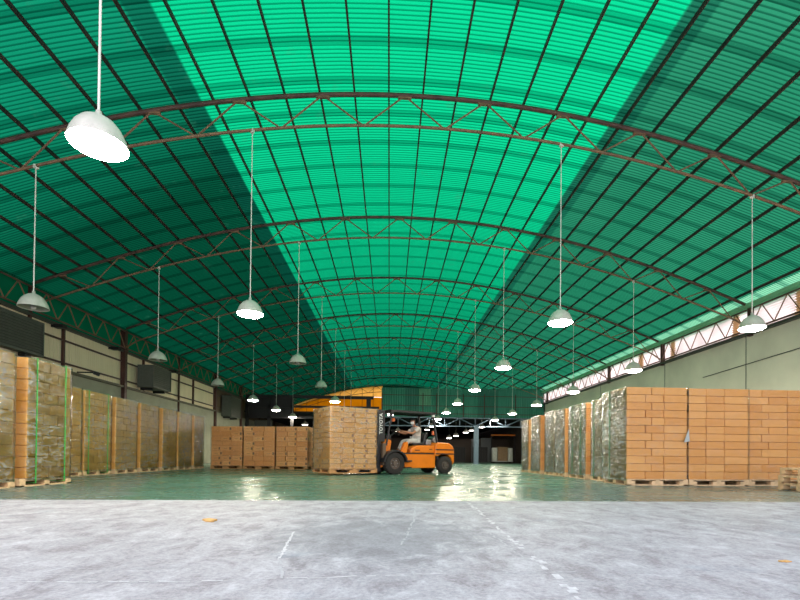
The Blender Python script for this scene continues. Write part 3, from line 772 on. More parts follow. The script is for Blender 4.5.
def stack(x, y, w, d, rz, layers, top, cm, label, group, film='film', straps=(), lift=0.0, fx=None, wood='wood', name='carton_stack', xs=None, palw=None, cy=0.0):
    """x,y = centre of pallet; local -y is the face to the camera"""
    t = thing(name, label, 'pallet of cartons', (x, y, lift), rz, group)
    pallet_part(palw or w, d, M[wood], t)
    z0 = 0.14; lh = (top - lift - z0) / layers
    xs = xs or ([0, .31, .61, 1.0], [0, .41, .62, 1.0])
    dd = d - 0.05 - abs(cy); ww = w - 0.03
    me = carton_unit(M[cm]); oy = cy / 2
    for k in range(layers):
        cuts = xs[k % 2]; yc = ([0, .5, 1.0], [0, .36, .7, 1.0])[k % 2] if layers > 8 else [0, .5, 1.0]
        nx = len(cuts) - 1; ny = len(yc) - 1
        for i in range(nx):
            for j in range(ny):
                if 0 < i < nx - 1 and 0 < j < ny - 1: continue
                c = link('carton', me, None, t)
                sx = (cuts[i + 1] - cuts[i]) * ww; sy = (yc[j + 1] - yc[j]) * dd
                c.scale = (sx - 0.008, sy - 0.008, lh - 0.005)
                c.location = (-ww / 2 + (cuts[i] + cuts[i + 1]) / 2 * ww + random.uniform(-.004, .004), oy - dd / 2 + (yc[j] + yc[j + 1]) / 2 * dd + random.uniform(-.006, .004), z0 + lh * (k + .5))
                c.rotation_euler = (0, 0, random.uniform(-.008, .008))
    key = (round(w, 2), round(dd, 2), round(top, 2), film, random.randint(0, 3))
    if key not in FM:
        FM[key] = film_mesh(ww + 0.035, dd + 0.035, 0.10, top - lift + 0.012, 0.016); FM[key].materials.append(M[film]); FM[key].materials.append(M['film_load' if film == 'film_load' else 'film_clear'])
    f = link('stretch_film', FM[key], None, t); f.location = (0, oy, 0)
    for (side, pos) in straps:
        b = MB(); e = 0.009; hw = 0.008
        zt = top - lift + 0.015
        if side == 'y':   # strap runs over the top, seen on the side faces at local y=pos
            X = ww / 2 + 0.026
            b.box(-X - e, -X, pos - hw, pos + hw, 0.06, zt).box(X, X + e, pos - hw, pos + hw, 0.06, zt).box(-X - e, X + e, pos - hw, pos + hw, zt, zt + 0.004)
            b.box(-X - e, X + e, pos - hw, pos + hw, 0.052, 0.06)
        b.build('strap', M['strap' if cm == 'carton_left' else 'strap_dark'], t)
    return t

G1 = 'film wrapped carton stacks in the right row'
# right block: near frontage of three stacks, then one column running back
stack(5.27, 10.62, 1.42, 1.22, -0.012, 12, 2.18, 'carton', 'tall film wrapped carton stack at the near left corner of the right block', G1, 'film_grey', (('y', 0.18),), palw=1.38, xs=([0, .31, .61, 1.0], [0, .41, .62, 1.0]))
stack(6.674, 10.60, 1.42, 1.22, -0.012, 12, 2.17, 'carton', 'middle carton stack of the right frontage with torn film flap at its left edge', G1, 'film_clear', palw=1.38, xs=([0, .3, .6, 1.0], [0, .3, .61, 1.0]))
stack(8.16, 10.74, 1.40, 1.22, -0.03, 12, 2.19, 'carton', 'carton stack at the right edge of the frontage behind the empty pallets', G1, 'film_clear', palw=1.38, xs=([0, .38, .70, 1.0], [0, .26, .70, 1.0]))
ry = [(11.56, 12.60, 2.16), (12.93, 14.22, 2.17), (14.52, 15.46, 2.17), (15.50, 16.44, 2.20), (16.93, 18.08, 2.16), (18.42, 19.37, 2.12)]
for i, (a, b, t_) in enumerate(ry):
    stack(5.58, (a + b) / 2, 1.40, b - a, random.uniform(-.01, .01), 12, t_, 'carton', 'silvery film wrapped carton stack, %s behind the near corner stack of the right block' % ['first', 'second', 'third', 'fourth', 'fifth', 'last'][i], G1, 'film_grey', (('y', -0.3), ('y', 0.3)) if i in (0, 1) else ())
# torn film flap
o = MB().prism([(0, 0), (0.11, 0.30), (0.13, 0.02)], -0.004, 0.004).build('film_flap', M['wrapwhite'])
fs = [s for s in COL.objects if s.name.startswith('carton_stack') and 'torn film' in s.get('label', '')][0]
o.parent = fs; o.location = (-0.83, -0.645, 0.96)

G2 = 'film wrapped carton stacks in the left row'
stack(-7.66, 7.75, 1.36, 1.24, 0.0, 11, 2.27, 'carton_left', 'tall film wrapped carton stack cut off by the left edge of the photo', G2, 'film', cy=0.0)
stack(-7.66, 9.12, 1.36, 1.30, 0.0, 11, 2.27, 'carton_left', 'tall left carton stack with two bright green straps', G2, 'film', (('y', -0.30), ('y', 0.44)), cy=0.14)
LR = [(11.75, 12.93), (13.01, 14.25), (14.41, 15.65), (15.82, 17.06), (17.30, 18.44), (18.57, 19.80), (20.02, 21.10)]
for i, (a, b) in enumerate(LR):
    stack(-9.43, (a + b) / 2, 1.36, b - a, random.uniform(-.01, .01), 11, 2.30 - 0.012 * i, 'carton_left', 'film wrapped carton stack along the left wall, %s behind the green strapped stack' % ['first', 'second', 'third', 'fourth', 'fifth', 'sixth', 'last'][i], G2, 'film', (('y', -0.45), ('y', 0.40)) if i == 1 else ())
G3 = 'printed carton stacks in the middle distance'
for i in range(3):
    c_ = math.cos(-0.14); s_ = math.sin(-0.14)
    dx = 0.7 + 1.44 * i
    X = -8.36 + dx * c_ + 0.6 * -s_ * 1; Yc = 20.78 + dx * s_ + 0.6 * c_
    stack(X, Yc, 1.40, 1.2, -0.14, 8, 1.83, 'carton_mark', 'lower stack of printed cartons, %s of the three in the middle distance' % ['leftmost', 'centre', 'rightmost'][i], G3, 'film_clear', wood='wood_dark', xs=([0, .36, .64, 1.0], [0, .30, .66, 1.0]))
# one more stack showing behind the carried load
stack(-3.15, 20.12, 1.0, 1.2, -0.14, 8, 1.8, 'carton_mark', 'printed carton stack half hidden behind the load on the forks', G3, 'film_clear', wood='wood_dark')

# stack of three empty pallets at the right edge
for i in range(3):
    t = thing('wooden_pallet', 'bare pine pallet by the right edge, %s of the pile of three' % ['bottom', 'middle', 'top'][i], 'pallet', (7.62 + (0, -0.03, 0.02)[i], 8.28 + (0.02, -0.02, 0.0)[i], i * 0.148), R((-6, -4, -7)[i]), 'pile of bare pallets')
    w, d, h = 1.15, 1.1, 0.145
    for k in range(7): MB().box(-w / 2, w / 2, -d / 2 + (d - .11) * k / 6, -d / 2 + (d - .11) * k / 6 + .11, h - .02, h - 0.001).build('deck_board', M['wood'], t)
    for x in (-w / 2, -.05, w / 2 - .1): MB().box(x, x + .1, -d / 2, d / 2, h - .042, h - .02).build('stringer_board', M['wood'], t)
    for x in (-w / 2, -.07, w / 2 - .14):
        for y in (-d / 2, -.07, d / 2 - .14): MB().box(x, x + .14, y, y + .14, .022, h - .042).build('block', M['wood'], t)
    for y in (-d / 2, -.05, d / 2 - .1): MB().box(-w / 2, w / 2, y, y + .1, 0, .022).build('base_board', M['wood'], t)

# litter
o = MB().box(-0.06, 0.06, -0.035, 0.035, 0, 0.018, bev=0.006).box(0.0, 0.09, -0.055, -0.02, 0, 0.012).build('cardboard_scrap', M['chip']); o.location = (-2.23, 4.25, 0.001); o.rotation_euler = (0, 0.0, -0.6)
tag(o, 'small tan cardboard scrap on the grey concrete at left', 'scrap')
o = MB().box(-0.03, 0.03, -0.012, 0.012, 0, 0.008, bev=0.003).box(-0.01, 0.035, -0.02, -0.01, 0, 0.006).build('cardboard_scrap', M['chip']); o.location = (1.6, 2.55, 0.001); o.rotation_euler = (0, 0, 0.2)
tag(o, 'tiny tan scrap on the concrete near the lower right corner', 'scrap')

# ------------------------------------------------------------------ forklift (local x = forward, y = its left side, z up)
TH = R(30)
FO = (-0.805, 15.98, 0.0)
fk = thing('forklift', 'orange forklift truck with black overhead guard carrying a load across the hall', 'forklift', FO, PI + TH)
LB = -2.12
def ypart(name, poly, y0, y1, m, bev=0.02, smooth=False): return MB().prism(poly, y0, y1, bev).build(name, M[m], fk, smooth)
# chassis and side panels
ypart('chassis', [(0.42, 0.22), (0.42, 0.45), (-0.1, 0.70), (-1.75, 0.72), (-1.75, 0.20), (-0.50, 0.20), (-0.42, 0.34), (0.0, 0.40)], -0.50, 0.50, 'orange', 0.03)
ypart('hood', [(-0.72, 0.72), (-0.74, 0.86), (-0.98, 0.98), (-1.72, 1.0), (-1.82, 0.95), (-1.82, 0.72)], -0.48, 0.48, 'orange', 0.04)
ypart('counterweight', [(-1.70, 0.62), (-1.72, 1.0), (-1.80, 1.10), (-2.30, 1.09), (-2.46, 1.0), (-2.54, 0.86), (-2.55, 0.42), (-2.48, 0.30), (-2.42, 0.52), (-2.25, 0.68), (-2.0, 0.70), (-1.85, 0.62)], -0.56, 0.56, 'orange', 0.035)
MB().prism([(-2.52, 0.28), (-2.52, 0.6), (-1.7, 0.6), (-1.7, 0.28)], -0.30, 0.30, 0.02).build('rear_ballast', M['truck_black'], fk)
# black stripes on the body, each its own decal-thick part
for z, x0, x1, yy in ((0.845, -2.56, -1.72, 0.567), (0.70, -2.56, -1.72, 0.567), (0.70, -1.72, -0.45, 0.505)):
    MB().box(x0, x1, -yy, yy, z - 0.022, z + 0.022).build('black_band', M['truck_black'], fk)
MB().box(-1.62, -1.5, 0.47, 0.485, 0.84, 0.865).box(-1.1, -0.9, 0.47, 0.49, 0.80, 0.83).build('hood_latch', M['truck_black'], fk)
# step, fender, cowl
fen = [(0.46 * math.cos(a), 0.37 + 0.44 * math.sin(a)) for a in [R(5 + 17 * i) for i in range(11)]]
fin = [(0.41 * math.cos(a), 0.37 + 0.39 * math.sin(a)) for a in [R(5 + 17 * i) for i in range(11)]][::-1]
for s in (-1, 1): MB().prism(fen + fin, s * 0.60 - 0.16 if s > 0 else -0.76, 0.76 if s > 0 else -0.44).build('fender', M['truck_black'], fk)
MB().box(-0.72, -0.4, -0.6, 0.6, 0.42, 0.47, bev=0.01).box(-0.70, -0.46, 0.50, 0.6, 0.2, 0.24).build('step', M['truck_black'], fk)
MB().prism([(0.30, 0.45), (0.30, 1.05), (0.18, 1.18), (-0.02, 1.12), (0.05, 0.72), (0.02, 0.45)], -0.42, 0.42, 0.03).build('front_cowl', M['orange'], fk)
MB().prism([(-0.40, 0.70), (-0.36, 0.76), (-0.52, 1.08), (-0.60, 1.10), (-0.62, 0.98), (-0.56, 0.72)], 0.34, 0.50, 0.015).build('side_guard_panel', M['orange'], fk)
MB().prism([(0.2, 1.10), (0.16, 1.32), (0.02, 1.36), (-0.04, 1.2), (0.0, 1.1)], -0.36, 0.36, 0.02).build('dashboard', M['truck_black'], fk)
MB().box(-0.70, 0.0, -0.42, 0.42, 0.66, 0.70, bev=0.01).build('floor_plate', M['truck_black'], fk)
# wheels
def wheel(x, y, r, w, name):
    t = Matrix.Translation((x, y, r)) @ Matrix.Rotation(PI / 2, 4, 'X')
    tm = MB().lathe([(r * .55, -w / 2), (r * .88, -w / 2), (r * .97, -w * .42), (r, -w * .25), (r, w * .25), (r * .97, w * .42), (r * .88, w / 2), (r * .55, w / 2), (r * .5, w * .3), (r * .5, -w * .3), (r * .55, -w / 2)], 36, t)
    for k in range(22):
        a = 2 * PI * k / 22
        tm.box(-0.016, 0.016, -w * .46, w * .46, r - 0.012, r + 0.006, Matrix.Translation((x, y, r)) @ Matrix.Rotation(a, 4, 'Y'))
    o = tm.build('tyre', M['tyre'], fk, True)
    s = 1 if y > 0 else -1
    h = MB().lathe([(0, -w * .2), (r * .52, -w * .2), (r * .54, w * .36), (r * .46, w * .40), (r * .40, w * .22), (r * .22, w * .20), (r * .20, w * .42), (0, w * .44)], 28, Matrix.Translation((x, y, r)) @ Matrix.Rotation(-PI / 2 * s, 4, 'X')).build('wheel_hub', M['hub'], o, True)
    b = MB()
    for k in range(6):
        a = 2 * PI * k / 6
        b.bar((x + r * .31 * math.cos(a), y + s * w * .2, r + r * .31 * math.sin(a)), (x + r * .31 * math.cos(a), y + s * (w * .2 + .03), r + r * .31 * math.sin(a)), 0.016, n=6)
    b.build('wheel_nuts', M['chrome'], o)
for s in (-1, 1):
    wheel(0.0, s * 0.58, 0.365, 0.26, 'front'); wheel(LB, s * 0.50, 0.305, 0.22, 'rear')
MB().bar((0, -0.5, 0.365), (0, 0.5, 0.365), 0.09, n=12).build('front_axle', M['truck_black'], fk)
MB().bar((LB, -0.42, 0.305), (LB, 0.42, 0.305), 0.07, n=12).build('rear_axle', M['truck_black'], fk)
# overhead guard
for s in (-1, 1):
    y = s * 0.47
    MB().path([Vector((0.22, y, 0.95)), Vector((0.12, y, 1.5)), Vector((-0.02, y, 2.08))], 0.032, 8).build('front_pillar', M['truck_black'], fk)
    MB().path([Vector((-1.86, y, 0.50)), Vector((-1.83, y, 1.1)), Vector((-1.72, y, 1.7)), Vector((-1.66, y, 2.10))], 0.042, 8).build('rear_pillar', M['truck_black'], fk)
g = MB().box(-1.72, 0.05, 0.43, 0.50, 2.07, 2.15, bev=0.01).box(-1.72, 0.05, -0.50, -0.43, 2.07, 2.15, bev=0.01).box(-1.74, -1.66, -0.5, 0.5, 2.06, 2.15).box(-0.02, 0.06, -0.5, 0.5, 2.05, 2.15)
g.build('guard_frame', M['truck_black'], fk)
for k in range(7): MB().box(-1.70, 0.02, -0.38 + k * 0.125, -0.34 + k * 0.125, 2.10, 2.135).build('guard_bar', M['truck_black'], fk)
MB().box(-1.66, 0.0, -0.42, 0.42, 2.14, 2.15).build('guard_roof_sheet', M['truck_black'], fk)
# seat
MB().prism([(-0.98, 0.98), (-0.96, 1.07), (-1.42, 1.09), (-1.46, 0.99)], -0.25, 0.25, 0.03).build('seat_cushion', M['seatm'], fk)
MB().prism([(-1.40, 1.06), (-1.50, 1.06), (-1.62, 1.40), (-1.56, 1.46), (-1.50, 1.44)], -0.23, 0.23, 0.03).build('seat_backrest', M['seatm'], fk)
# steering wheel and levers
sw = bmesh.new(); A_, B_ = 0.17, 0.014
rings = [[sw.verts.new(((A_ + B_ * math.cos(v)) * math.cos(u), (A_ + B_ * math.cos(v)) * math.sin(u), B_ * math.sin(v))) for v in [2 * PI * j / 8 for j in range(8)]] for u in [2 * PI * i / 28 for i in range(28)]]
for i in range(28):
    for j in range(8): sw.faces.new((rings[i][j], rings[(i + 1) % 28][j], rings[(i + 1) % 28][(j + 1) % 8], rings[i][(j + 1) % 8]))
me = bpy.data.meshes.new('steering_wheel'); sw.to_mesh(me); sw.free()
mb = MB(); mb.bm.from_mesh(me)
for k in range(3): a = 2 * PI * k / 3; mb.bar((0, 0, -0.01), (A_ * math.cos(a), A_ * math.sin(a), 0), 0.012, n=6)
SWP = Vector((-0.40, 0.0, 1.42))
o = mb.build('steering_wheel', M['truck_black'], fk, True); o.location = SWP; o.rotation_euler = (0, R(-35), 0)
MB().bar((-0.02, 0, 1.2), SWP, 0.03, n=10).build('steering_column', M['truck_black'], fk)
for k in range(3):
    l = MB().bar((0.0, -0.16 - 0.06 * k, 1.3), (-0.10, -0.18 - 0.06 * k, 1.52), 0.008, n=6)
    o = l.build('control_lever', M['chrome'], fk)
    kb = bmesh.new(); bmesh.ops.create_uvsphere(kb, u_segments=10, v_segments=8, radius=0.02); q = MB(); q._add(kb, Matrix.Translation((-0.10, -0.18 - 0.06 * k, 1.53))); q.build('lever_knob', M['seatm'], o, True)
# mirror, beacon, lamps, gas tank
o = MB().bar((-0.05, 0.42, 2.0), (-0.12, 0.3, 1.86), 0.008, n=6).build('indicator_arm', M['truck_black'], fk)
ob = MB().box(-0.19, -0.08, 0.22, 0.34, 1.76, 1.88, bev=0.02).build('orange_lamp', M['beacon'], fk); ob['label'] = 'small orange lamp under the guard'
for y in (-0.30, 0.40):
    o = MB().box(0.02, 0.10, y - 0.06, y + 0.06, 1.93, 2.03, bev=0.01).build('work_lamp', M['truck_black'], fk)
    MB().box(0.10, 0.115, y - 0.05, y + 0.05, 1.94, 2.02).build('lamp_lens', M['headlamp'], o)
o = MB().box(-0.02, 0.02, 0.475, 0.52, 1.94, 1.975, bev=0.005).build('side_marker_lamp', M['headlamp'], fk)
o = MB().box(-1.70, -1.62, 0.44, 0.52, 1.98, 2.06, bev=0.01).build('rear_lamp', M['white'], fk)
MB().lathe([(0.05, 0), (0.05, 0.03), (0.045, 0.10), (0.03, 0.14), (0, 0.15)], 16, Matrix.Translation((-1.92, 0.1, 1.38))).build('beacon', M['beacon'], fk, True)
MB().bar((-1.92, 0.1, 1.08), (-1.92, 0.1, 1.38), 0.015, n=8).build('beacon_stalk', M['truck_black'], fk)
MB().box(-1.72, -1.50, -0.2, 0.3, 1.0, 1.2, bev=0.03).build('air_filter_box', M['chrome'], fk)
MB().lathe([(0, -0.2), (0.10, -0.2), (0.13, -0.16), (0.13, 0.16), (0.10, 0.2), (0, 0.2)], 18, Matrix.Translation((-2.0, -0.05, 1.2)) @ Matrix.Rotation(PI / 2, 4, 'X')).build('gas_tank', M['chrome'], fk, True)
# mast
mast = MB()
for s in (-1, 1):
    mast.box(0.42, 0.56, s * 0.40 - 0.06, s * 0.40 + 0.06, 0.10, 2.12); mast.box(0.45, 0.53, s * 0.30 - 0.04, s * 0.30 + 0.04, 0.12, 2.10)
for z in (0.25, 1.1, 2.05): mast.box(0.42, 0.50, -0.40, 0.40, z - 0.05, z + 0.05)
mo = mast.build('mast', M['truck_black'], fk)
for s in (-1, 1):
    MB().bar((0.40, s * 0.22, 0.3), (0.40, s * 0.22, 1.9), 0.035, n=10).build('lift_cylinder', M['truck_black'], mo)
    MB().bar((0.36, s * 0.12, 0.3), (0.36, s * 0.12, 2.0), 0.012, n=6).build('lift_chain', M['chrome'], mo)
    MB().bar((0.34, s * 0.35, 0.62), (0.02, s * 0.40, 0.62), 0.04, n=10).build('tilt_cylinder', M['truck_black'], mo)
MB().box(0.30, 0.42, 0.40, 0.60, 0.3, 1.02, bev=0.01).build('mast_side_plate', M['brown'], fk)
# mast side plate bearing the maker's lettering
MB().box(0.28, 0.56, 0.455, 0.468, 1.08, 2.1).build('lettering_plate', M['truck_black'], fk)
tx = bpy.data.curves.new('mast_lettering', 'FONT'); tx.body = 'TOYOTA'; tx.size = 0.165; tx.extrude = 0.002; tx.align_x = 'CENTER'; tx.align_y = 'CENTER'
tx.offset = 0.004
tmp = bpy.data.objects.new('t', tx); COL.objects.link(tmp); tx.materials.append(M['white'])
dg = bpy.context.evaluated_depsgraph_get(); dg.update(); tme = bpy.data.meshes.new_from_object(tmp.evaluated_get(dg)); bpy.data.objects.remove(tmp)
to = link('mast_lettering', tme, M['white'], fk)
# text plane faces local +y; reads bottom to top
to.location = (0.42, 0.472, 1.66)
to.rotation_euler = Matrix(((0, 1, 0), (0, 0, 1), (1, 0, 0))).to_euler()
# carriage and forks
cg = MB()
for z in (0.18, 0.52): cg.box(0.56, 0.60, -0.55, 0.55, z - 0.06, z + 0.06)
for k in range(7): cg.box(0.56, 0.585, -0.5 + k * 0.16, -0.46 + k * 0.16, 0.5, 1.25)
cg.box(0.56, 0.585, -0.52, 0.52, 1.22, 1.27)
cgo = cg.build('carriage', M['truck_black'], fk)
for s in (-1, 1): MB().box(0.60, 0.64, s * 0.33 - 0.06, s * 0.33 + 0.06, 0.08, 0.6).box(0.60, 1.75, s * 0.33 - 0.06, s * 0.33 + 0.06, 0.087, 0.118).build('fork', M['truck_black'], cgo)

# load carried on the forks
cth, sth = math.cos(PI + TH), math.sin(PI + TH)
lx, ly = 0.665 + 0.82, 0.0
X = FO[0] + lx * cth - ly * sth; Yc = FO[1] + lx * sth + ly * cth
stack(X, Yc, 1.62, 1.40, TH, 12, 2.10, 'carton_pale', 'tall stack of pale printed cartons lifted on the forklift forks', None, 'film_load', lift=0.06, wood='wood_dark', xs=([0, .22, .50, .76, 1.0], [0, .27, .52, .8, 1.0]), name='carried_carton_stack')

# ------------------------------------------------------------------ driver
dr = thing('person', 'person in light grey shirt and trousers with white face mask driving the orange forklift', 'person', FO, PI + TH)
def skin_mesh(name, verts, edges, radii, m, parent, root=0, sub=2):
    me = bpy.data.meshes.new(name); me.from_pydata([tuple(v) for v in verts], edges, [])
    o = bpy.data.objects.new(name, me); COL.objects.link(o)
    sm = o.modifiers.new('skin', 'SKIN'); sm.use_smooth_shade = True
    for i, r in enumerate(radii):
        sv = me.skin_vertices[0].data[i]; sv.radius = (r, r) if not isinstance(r, tuple) else r
        sv.use_root = (i == root)
    ss = o.modifiers.new('sub', 'SUBSURF'); ss.levels = sub; ss.render_levels = sub
    dg = bpy.context.evaluated_depsgraph_get(); dg.update()
    ev = bpy.data.meshes.new_from_object(o.evaluated_get(dg))
    bpy.data.objects.remove(o); 
    for p in ev.polygons: p.use_smooth = True
    ev.materials.clear(); ev.materials.append(m)
    return ev
HZ = 1.15
hip = (-1.26, 0, HZ)
V = [hip, (-1.29, 0, 1.30), (-1.27, 0, 1.45), (-1.23, 0, 1.58), (-1.19, 0, 1.66), (-1.16, 0, 1.73)]      # pelvis..neck
E = [(0, 1), (1, 2), (2, 3), (3, 4), (4, 5)]
Rr = [(0.13, 0.17), (0.115, 0.15), (0.12, 0.17), (0.10, 0.15), (0.055, 0.06), (0.05, 0.05)]
arm_end = {}
for s in (-1, 1):
    b = len(V)
    hand = Vector((-0.50, s * 0.13, 1.44 + 0.03))
    sh = Vector((-1.22, s * 0.19, 1.57)); el = Vector((-0.95, s * 0.24, 1.40)); wr_ = Vector((-0.60, s * 0.155, 1.46))
    V += [tuple(sh), tuple(el), tuple(sh.lerp(el, .5)), tuple(wr_), tuple(el.lerp(wr_, .45)), tuple(wr_.lerp(hand, .7))]
    E += [(3, b), (b, b + 2), (b + 2, b + 1), (b + 1, b + 4), (b + 4, b + 3), (b + 3, b + 5)]
    Rr += [0.065, 0.042, 0.052, (0.026, 0.030), 0.040, (0.022, 0.040)]
    arm_end[s] = (wr_, hand)
    b = len(V)
    h2 = Vector((-1.20, s * 0.10, HZ - 0.01)); kn = Vector((-0.80, s * 0.16, 1.13)); an = Vector((-0.62, s * 0.16, 0.78)); toe = Vector((-0.42, s * 0.17, 0.735))
    V += [tuple(h2), tuple(h2.lerp(kn, .5)), tuple(kn), tuple(kn.lerp(an, .4)), tuple(an), tuple(toe)]
    E += [(0, b), (b, b + 1), (b + 1, b + 2), (b + 2, b + 3), (b + 3, b + 4), (b + 4, b + 5)]
    Rr += [0.09, 0.082, 0.060, 0.055, 0.038, 0.032]
body_me = skin_mesh('body', V, E, Rr, M['skin'], dr)
# head: shaped ellipsoid with nose, brow, chin and ears, joined with the fingers into the body mesh
hb = bmesh.new(); bmesh.ops.create_uvsphere(hb, u_segments=28, v_segments=20, radius=1.0)
for v in hb.verts:
    x, y, z = v.co
    xx, yy, zz = x * 0.098, y * 0.075, z * 0.118
    if z < 0: yy *= 1 - 0.28 * (-z); xx *= 1 - 0.12 * (-z)
    if x > 0 and z < -0.2: xx += 0.012 * (-z)
    if x > 0.8 and abs(y) < 0.22 and -0.35 < z < 0.15: xx += 0.022 * (1 - abs(y) / 0.22) * (0.6 - z)
    if x > 0.75 and 0.12 < z < 0.3: xx += 0.004
    if x > 0.7 and abs(abs(y) - 0.38) < 0.16 and -0.02 < z < 0.16: xx -= 0.008
    v.co = (xx, yy, zz)
HT = Matrix.Translation((-1.125, 0, 1.825)) @ Matrix.Rotation(R(6), 4, 'Y') @ Matrix.Rotation(R(8), 4, 'Z')
bb = bmesh.new(); bb.from_mesh(body_me)
def merge(t, mtx=None):
    if mtx is not None: bmesh.ops.transform(t, matrix=mtx, verts=t.verts)
    me = bpy.data.meshes.new('t'); t.to_mesh(me); t.free(); bb.from_mesh(me); bpy.data.meshes.remove(me)
merge(hb, HT)
for s in (-1, 1):
    e = bmesh.new(); bmesh.ops.create_uvsphere(e, u_segments=10, v_segments=8, radius=1.0)
    bmesh.ops.scale(e, vec=(0.02, 0.010, 0.032), verts=e.verts); merge(e, HT @ Matrix.Translation((-0.005, s * 0.076, -0.005)) @ Matrix.Rotation(s * 0.3, 4, 'Z'))
    wr_, hand = arm_end[s]
    d = (hand - wr_).normalized()
    for k in range(4):     # four fingers curled over the wheel rim
        off = Vector((0, (k - 1.5) * 0.021, 0.004)); ln = (0.026, 0.031, 0.029, 0.022)[k]
        p0 = wr_.lerp(hand, 0.75) + off; p1 = p0 + d * ln * 1.1 + Vector((0.004, 0, 0.006)); p2 = p1 + Vector((0.018, 0, -0.014)) * (ln / 0.03); p3 = p2 + Vector((-0.004, 0, -0.024)) * (ln / 0.03); 
        fm = skin_mesh('f', [p0 - d * 0.02, p0, p1, p2, p3], [(0, 1), (1, 2), (2, 3), (3, 4)], [0.009, 0.0095, 0.009, 0.0082, 0.0072], M['skin'], None, 0, 1)
        bb.from_mesh(fm)
    p0 = wr_.lerp(hand, 0.45) + Vector((0, -s * 0.02, -0.005)); p1 = p0 + Vector((0.03, -s * 0.022, -0.010)); p2 = p1 + Vector((0.028, -s * 0.004, -0.012))
    bb.from_mesh(skin_mesh('t', [p0, p1, p2], [(0, 1), (1, 2)], [0.012, 0.011, 0.009], M['skin'], None, 0, 1))
me = bpy.data.meshes.new('body'); bb.to_mesh(me); bb.free()
for p in me.polygons: p.use_smooth = True
link('body', me, M['skin'], dr)
# hair, mask, eyes
def cap(name, test, sx, sy, sz, m, off=(0, 0, 0), seg=26):
    t = bmesh.new(); bmesh.ops.create_uvsphere(t, u_segments=seg, v_segments=18, radius=1.0)
    bmesh.ops.delete(t, geom=[f for f in t.faces if not test(f.calc_center_median())], context='FACES')
    bmesh.ops.scale(t, vec=(sx, sy, sz), verts=t.verts)
    bmesh.ops.solidify(t, geom=t.faces[:], thickness=0.008)
    bmesh.ops.transform(t, matrix=HT @ Matrix.Translation(off), verts=t.verts)
    me = bpy.data.meshes.new(name); t.to_mesh(me); t.free()
    for p in me.polygons: p.use_smooth = True
    return link(name, me, m, dr)
cap('hair', lambda c: c.z > 0.42 or (c.x < -0.15 and c.z > -0.35), 0.110, 0.087, 0.130, M['hair'])
cap('face_mask', lambda c: c.x > 0.15 and -0.85 < c.z < 0.02, 0.122, 0.078, 0.122, M['maskm'])
MB().box(-0.03, 0.03, 0.0765, 0.079, -0.014, -0.006, HT).box(-0.03, 0.03, -0.079, -0.0765, -0.014, -0.006, HT).build('mask_ear_loop', M['maskm'], dr)
for s in (-1, 1):
    e = bmesh.new(); bmesh.ops.create_uvsphere(e, u_segments=10, v_segments=8, radius=0.010); q = MB(); q._add(e, HT @ Matrix.Translation((0.088, s * 0.030, 0.012))); q.build('eye', M['eye'], dr, True)
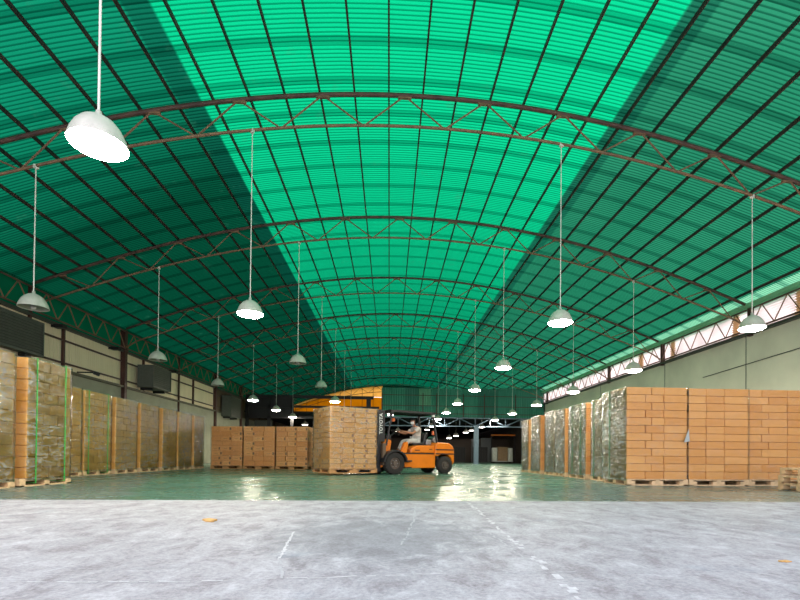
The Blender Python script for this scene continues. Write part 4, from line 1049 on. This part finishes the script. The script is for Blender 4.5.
# shirt: slightly larger skin over torso and upper arms
SV = [(-1.25, 0, 1.13), (-1.29, 0, 1.30), (-1.27, 0, 1.45), (-1.23, 0, 1.58), (-1.20, 0, 1.645)]
SE = [(0, 1), (1, 2), (2, 3), (3, 4)]; SR = [(0.150, 0.185), (0.135, 0.165), (0.14, 0.185), (0.118, 0.165), (0.07, 0.085)]
for s in (-1, 1):
    b = len(SV); sh = Vector((-1.22, s * 0.19, 1.57)); el = Vector((-0.95, s * 0.24, 1.40))
    SV += [tuple(sh), tuple(sh.lerp(el, .35)), tuple(sh.lerp(el, .62))]; SE += [(3, b), (b, b + 1), (b + 1, b + 2)]; SR += [0.082, 0.074, 0.070]
link('shirt', skin_mesh('shirt', SV, SE, SR, M['shirt'], dr), None, dr)
TV = [(-1.26, 0, HZ)]; TE = []; TR = [(0.145, 0.185)]
for s in (-1, 1):
    b = len(TV); h2 = Vector((-1.20, s * 0.10, HZ - 0.01)); kn = Vector((-0.80, s * 0.16, 1.13)); an = Vector((-0.62, s * 0.16, 0.78))
    TV += [tuple(h2), tuple(h2.lerp(kn, .5)), tuple(kn), tuple(kn.lerp(an, .5)), tuple(kn.lerp(an, .88))]
    TE += [(0, b)] + [(b + i, b + i + 1) for i in range(4)]; TR += [0.108, 0.100, 0.080, 0.074, 0.068]
link('trousers', skin_mesh('trousers', TV, TE, TR, M['trousers'], dr), None, dr)
for s in (-1, 1):
    link('shoe', skin_mesh('shoe', [(-0.65, s * 0.16, 0.76), (-0.55, s * 0.165, 0.745), (-0.40, s * 0.17, 0.735)], [(0, 1), (1, 2)], [0.045, 0.046, 0.038], M['shoe'], dr, 0, 1), None, dr)

# ------------------------------------------------------------------ light
w = bpy.data.worlds.new('world'); scn.world = w; w.use_nodes = True
nt = w.node_tree; nt.nodes.clear()
wo = N(nt, 'ShaderNodeOutputWorld'); bg = N(nt, 'ShaderNodeBackground')
tcn = N(nt, 'ShaderNodeTexCoord'); sp = N(nt, 'ShaderNodeSeparateXYZ'); L(nt, tcn.outputs['Generated'], sp.inputs[0])
L(nt, ramp(nt, sp.outputs[2], [(0.0, (1.0, 0.95, 0.95)), (0.5, (0.84, 0.85, 1.0))]), bg.inputs[0]); bg.inputs[1].default_value = 2.6
L(nt, bg.outputs[0], wo.inputs[0])
sun = bpy.data.lights.new('sun', 'SUN'); sun.energy = 4.2; sun.angle = R(1.5); sun.color = (1.0, 0.97, 0.92)
so = bpy.data.objects.new('sun', sun); COL.objects.link(so)
so.rotation_euler = Vector((0.66, 0.20, 0.68)).to_track_quat('Z', 'Y').to_euler()

vs = scn.view_settings
vs.view_transform = 'Standard'; vs.look = 'None'; vs.gamma = 1; vs.use_curve_mapping = False; vs.exposure = 0.0
scn.cycles.use_denoising = True
scn.cycles.max_bounces = 8; scn.cycles.transparent_max_bounces = 12; scn.cycles.diffuse_bounces = 4
scn.cycles.sample_clamp_indirect = 4
scn.cycles.use_light_tree = True
scn.cycles.caustics_reflective = False; scn.cycles.caustics_refractive = False
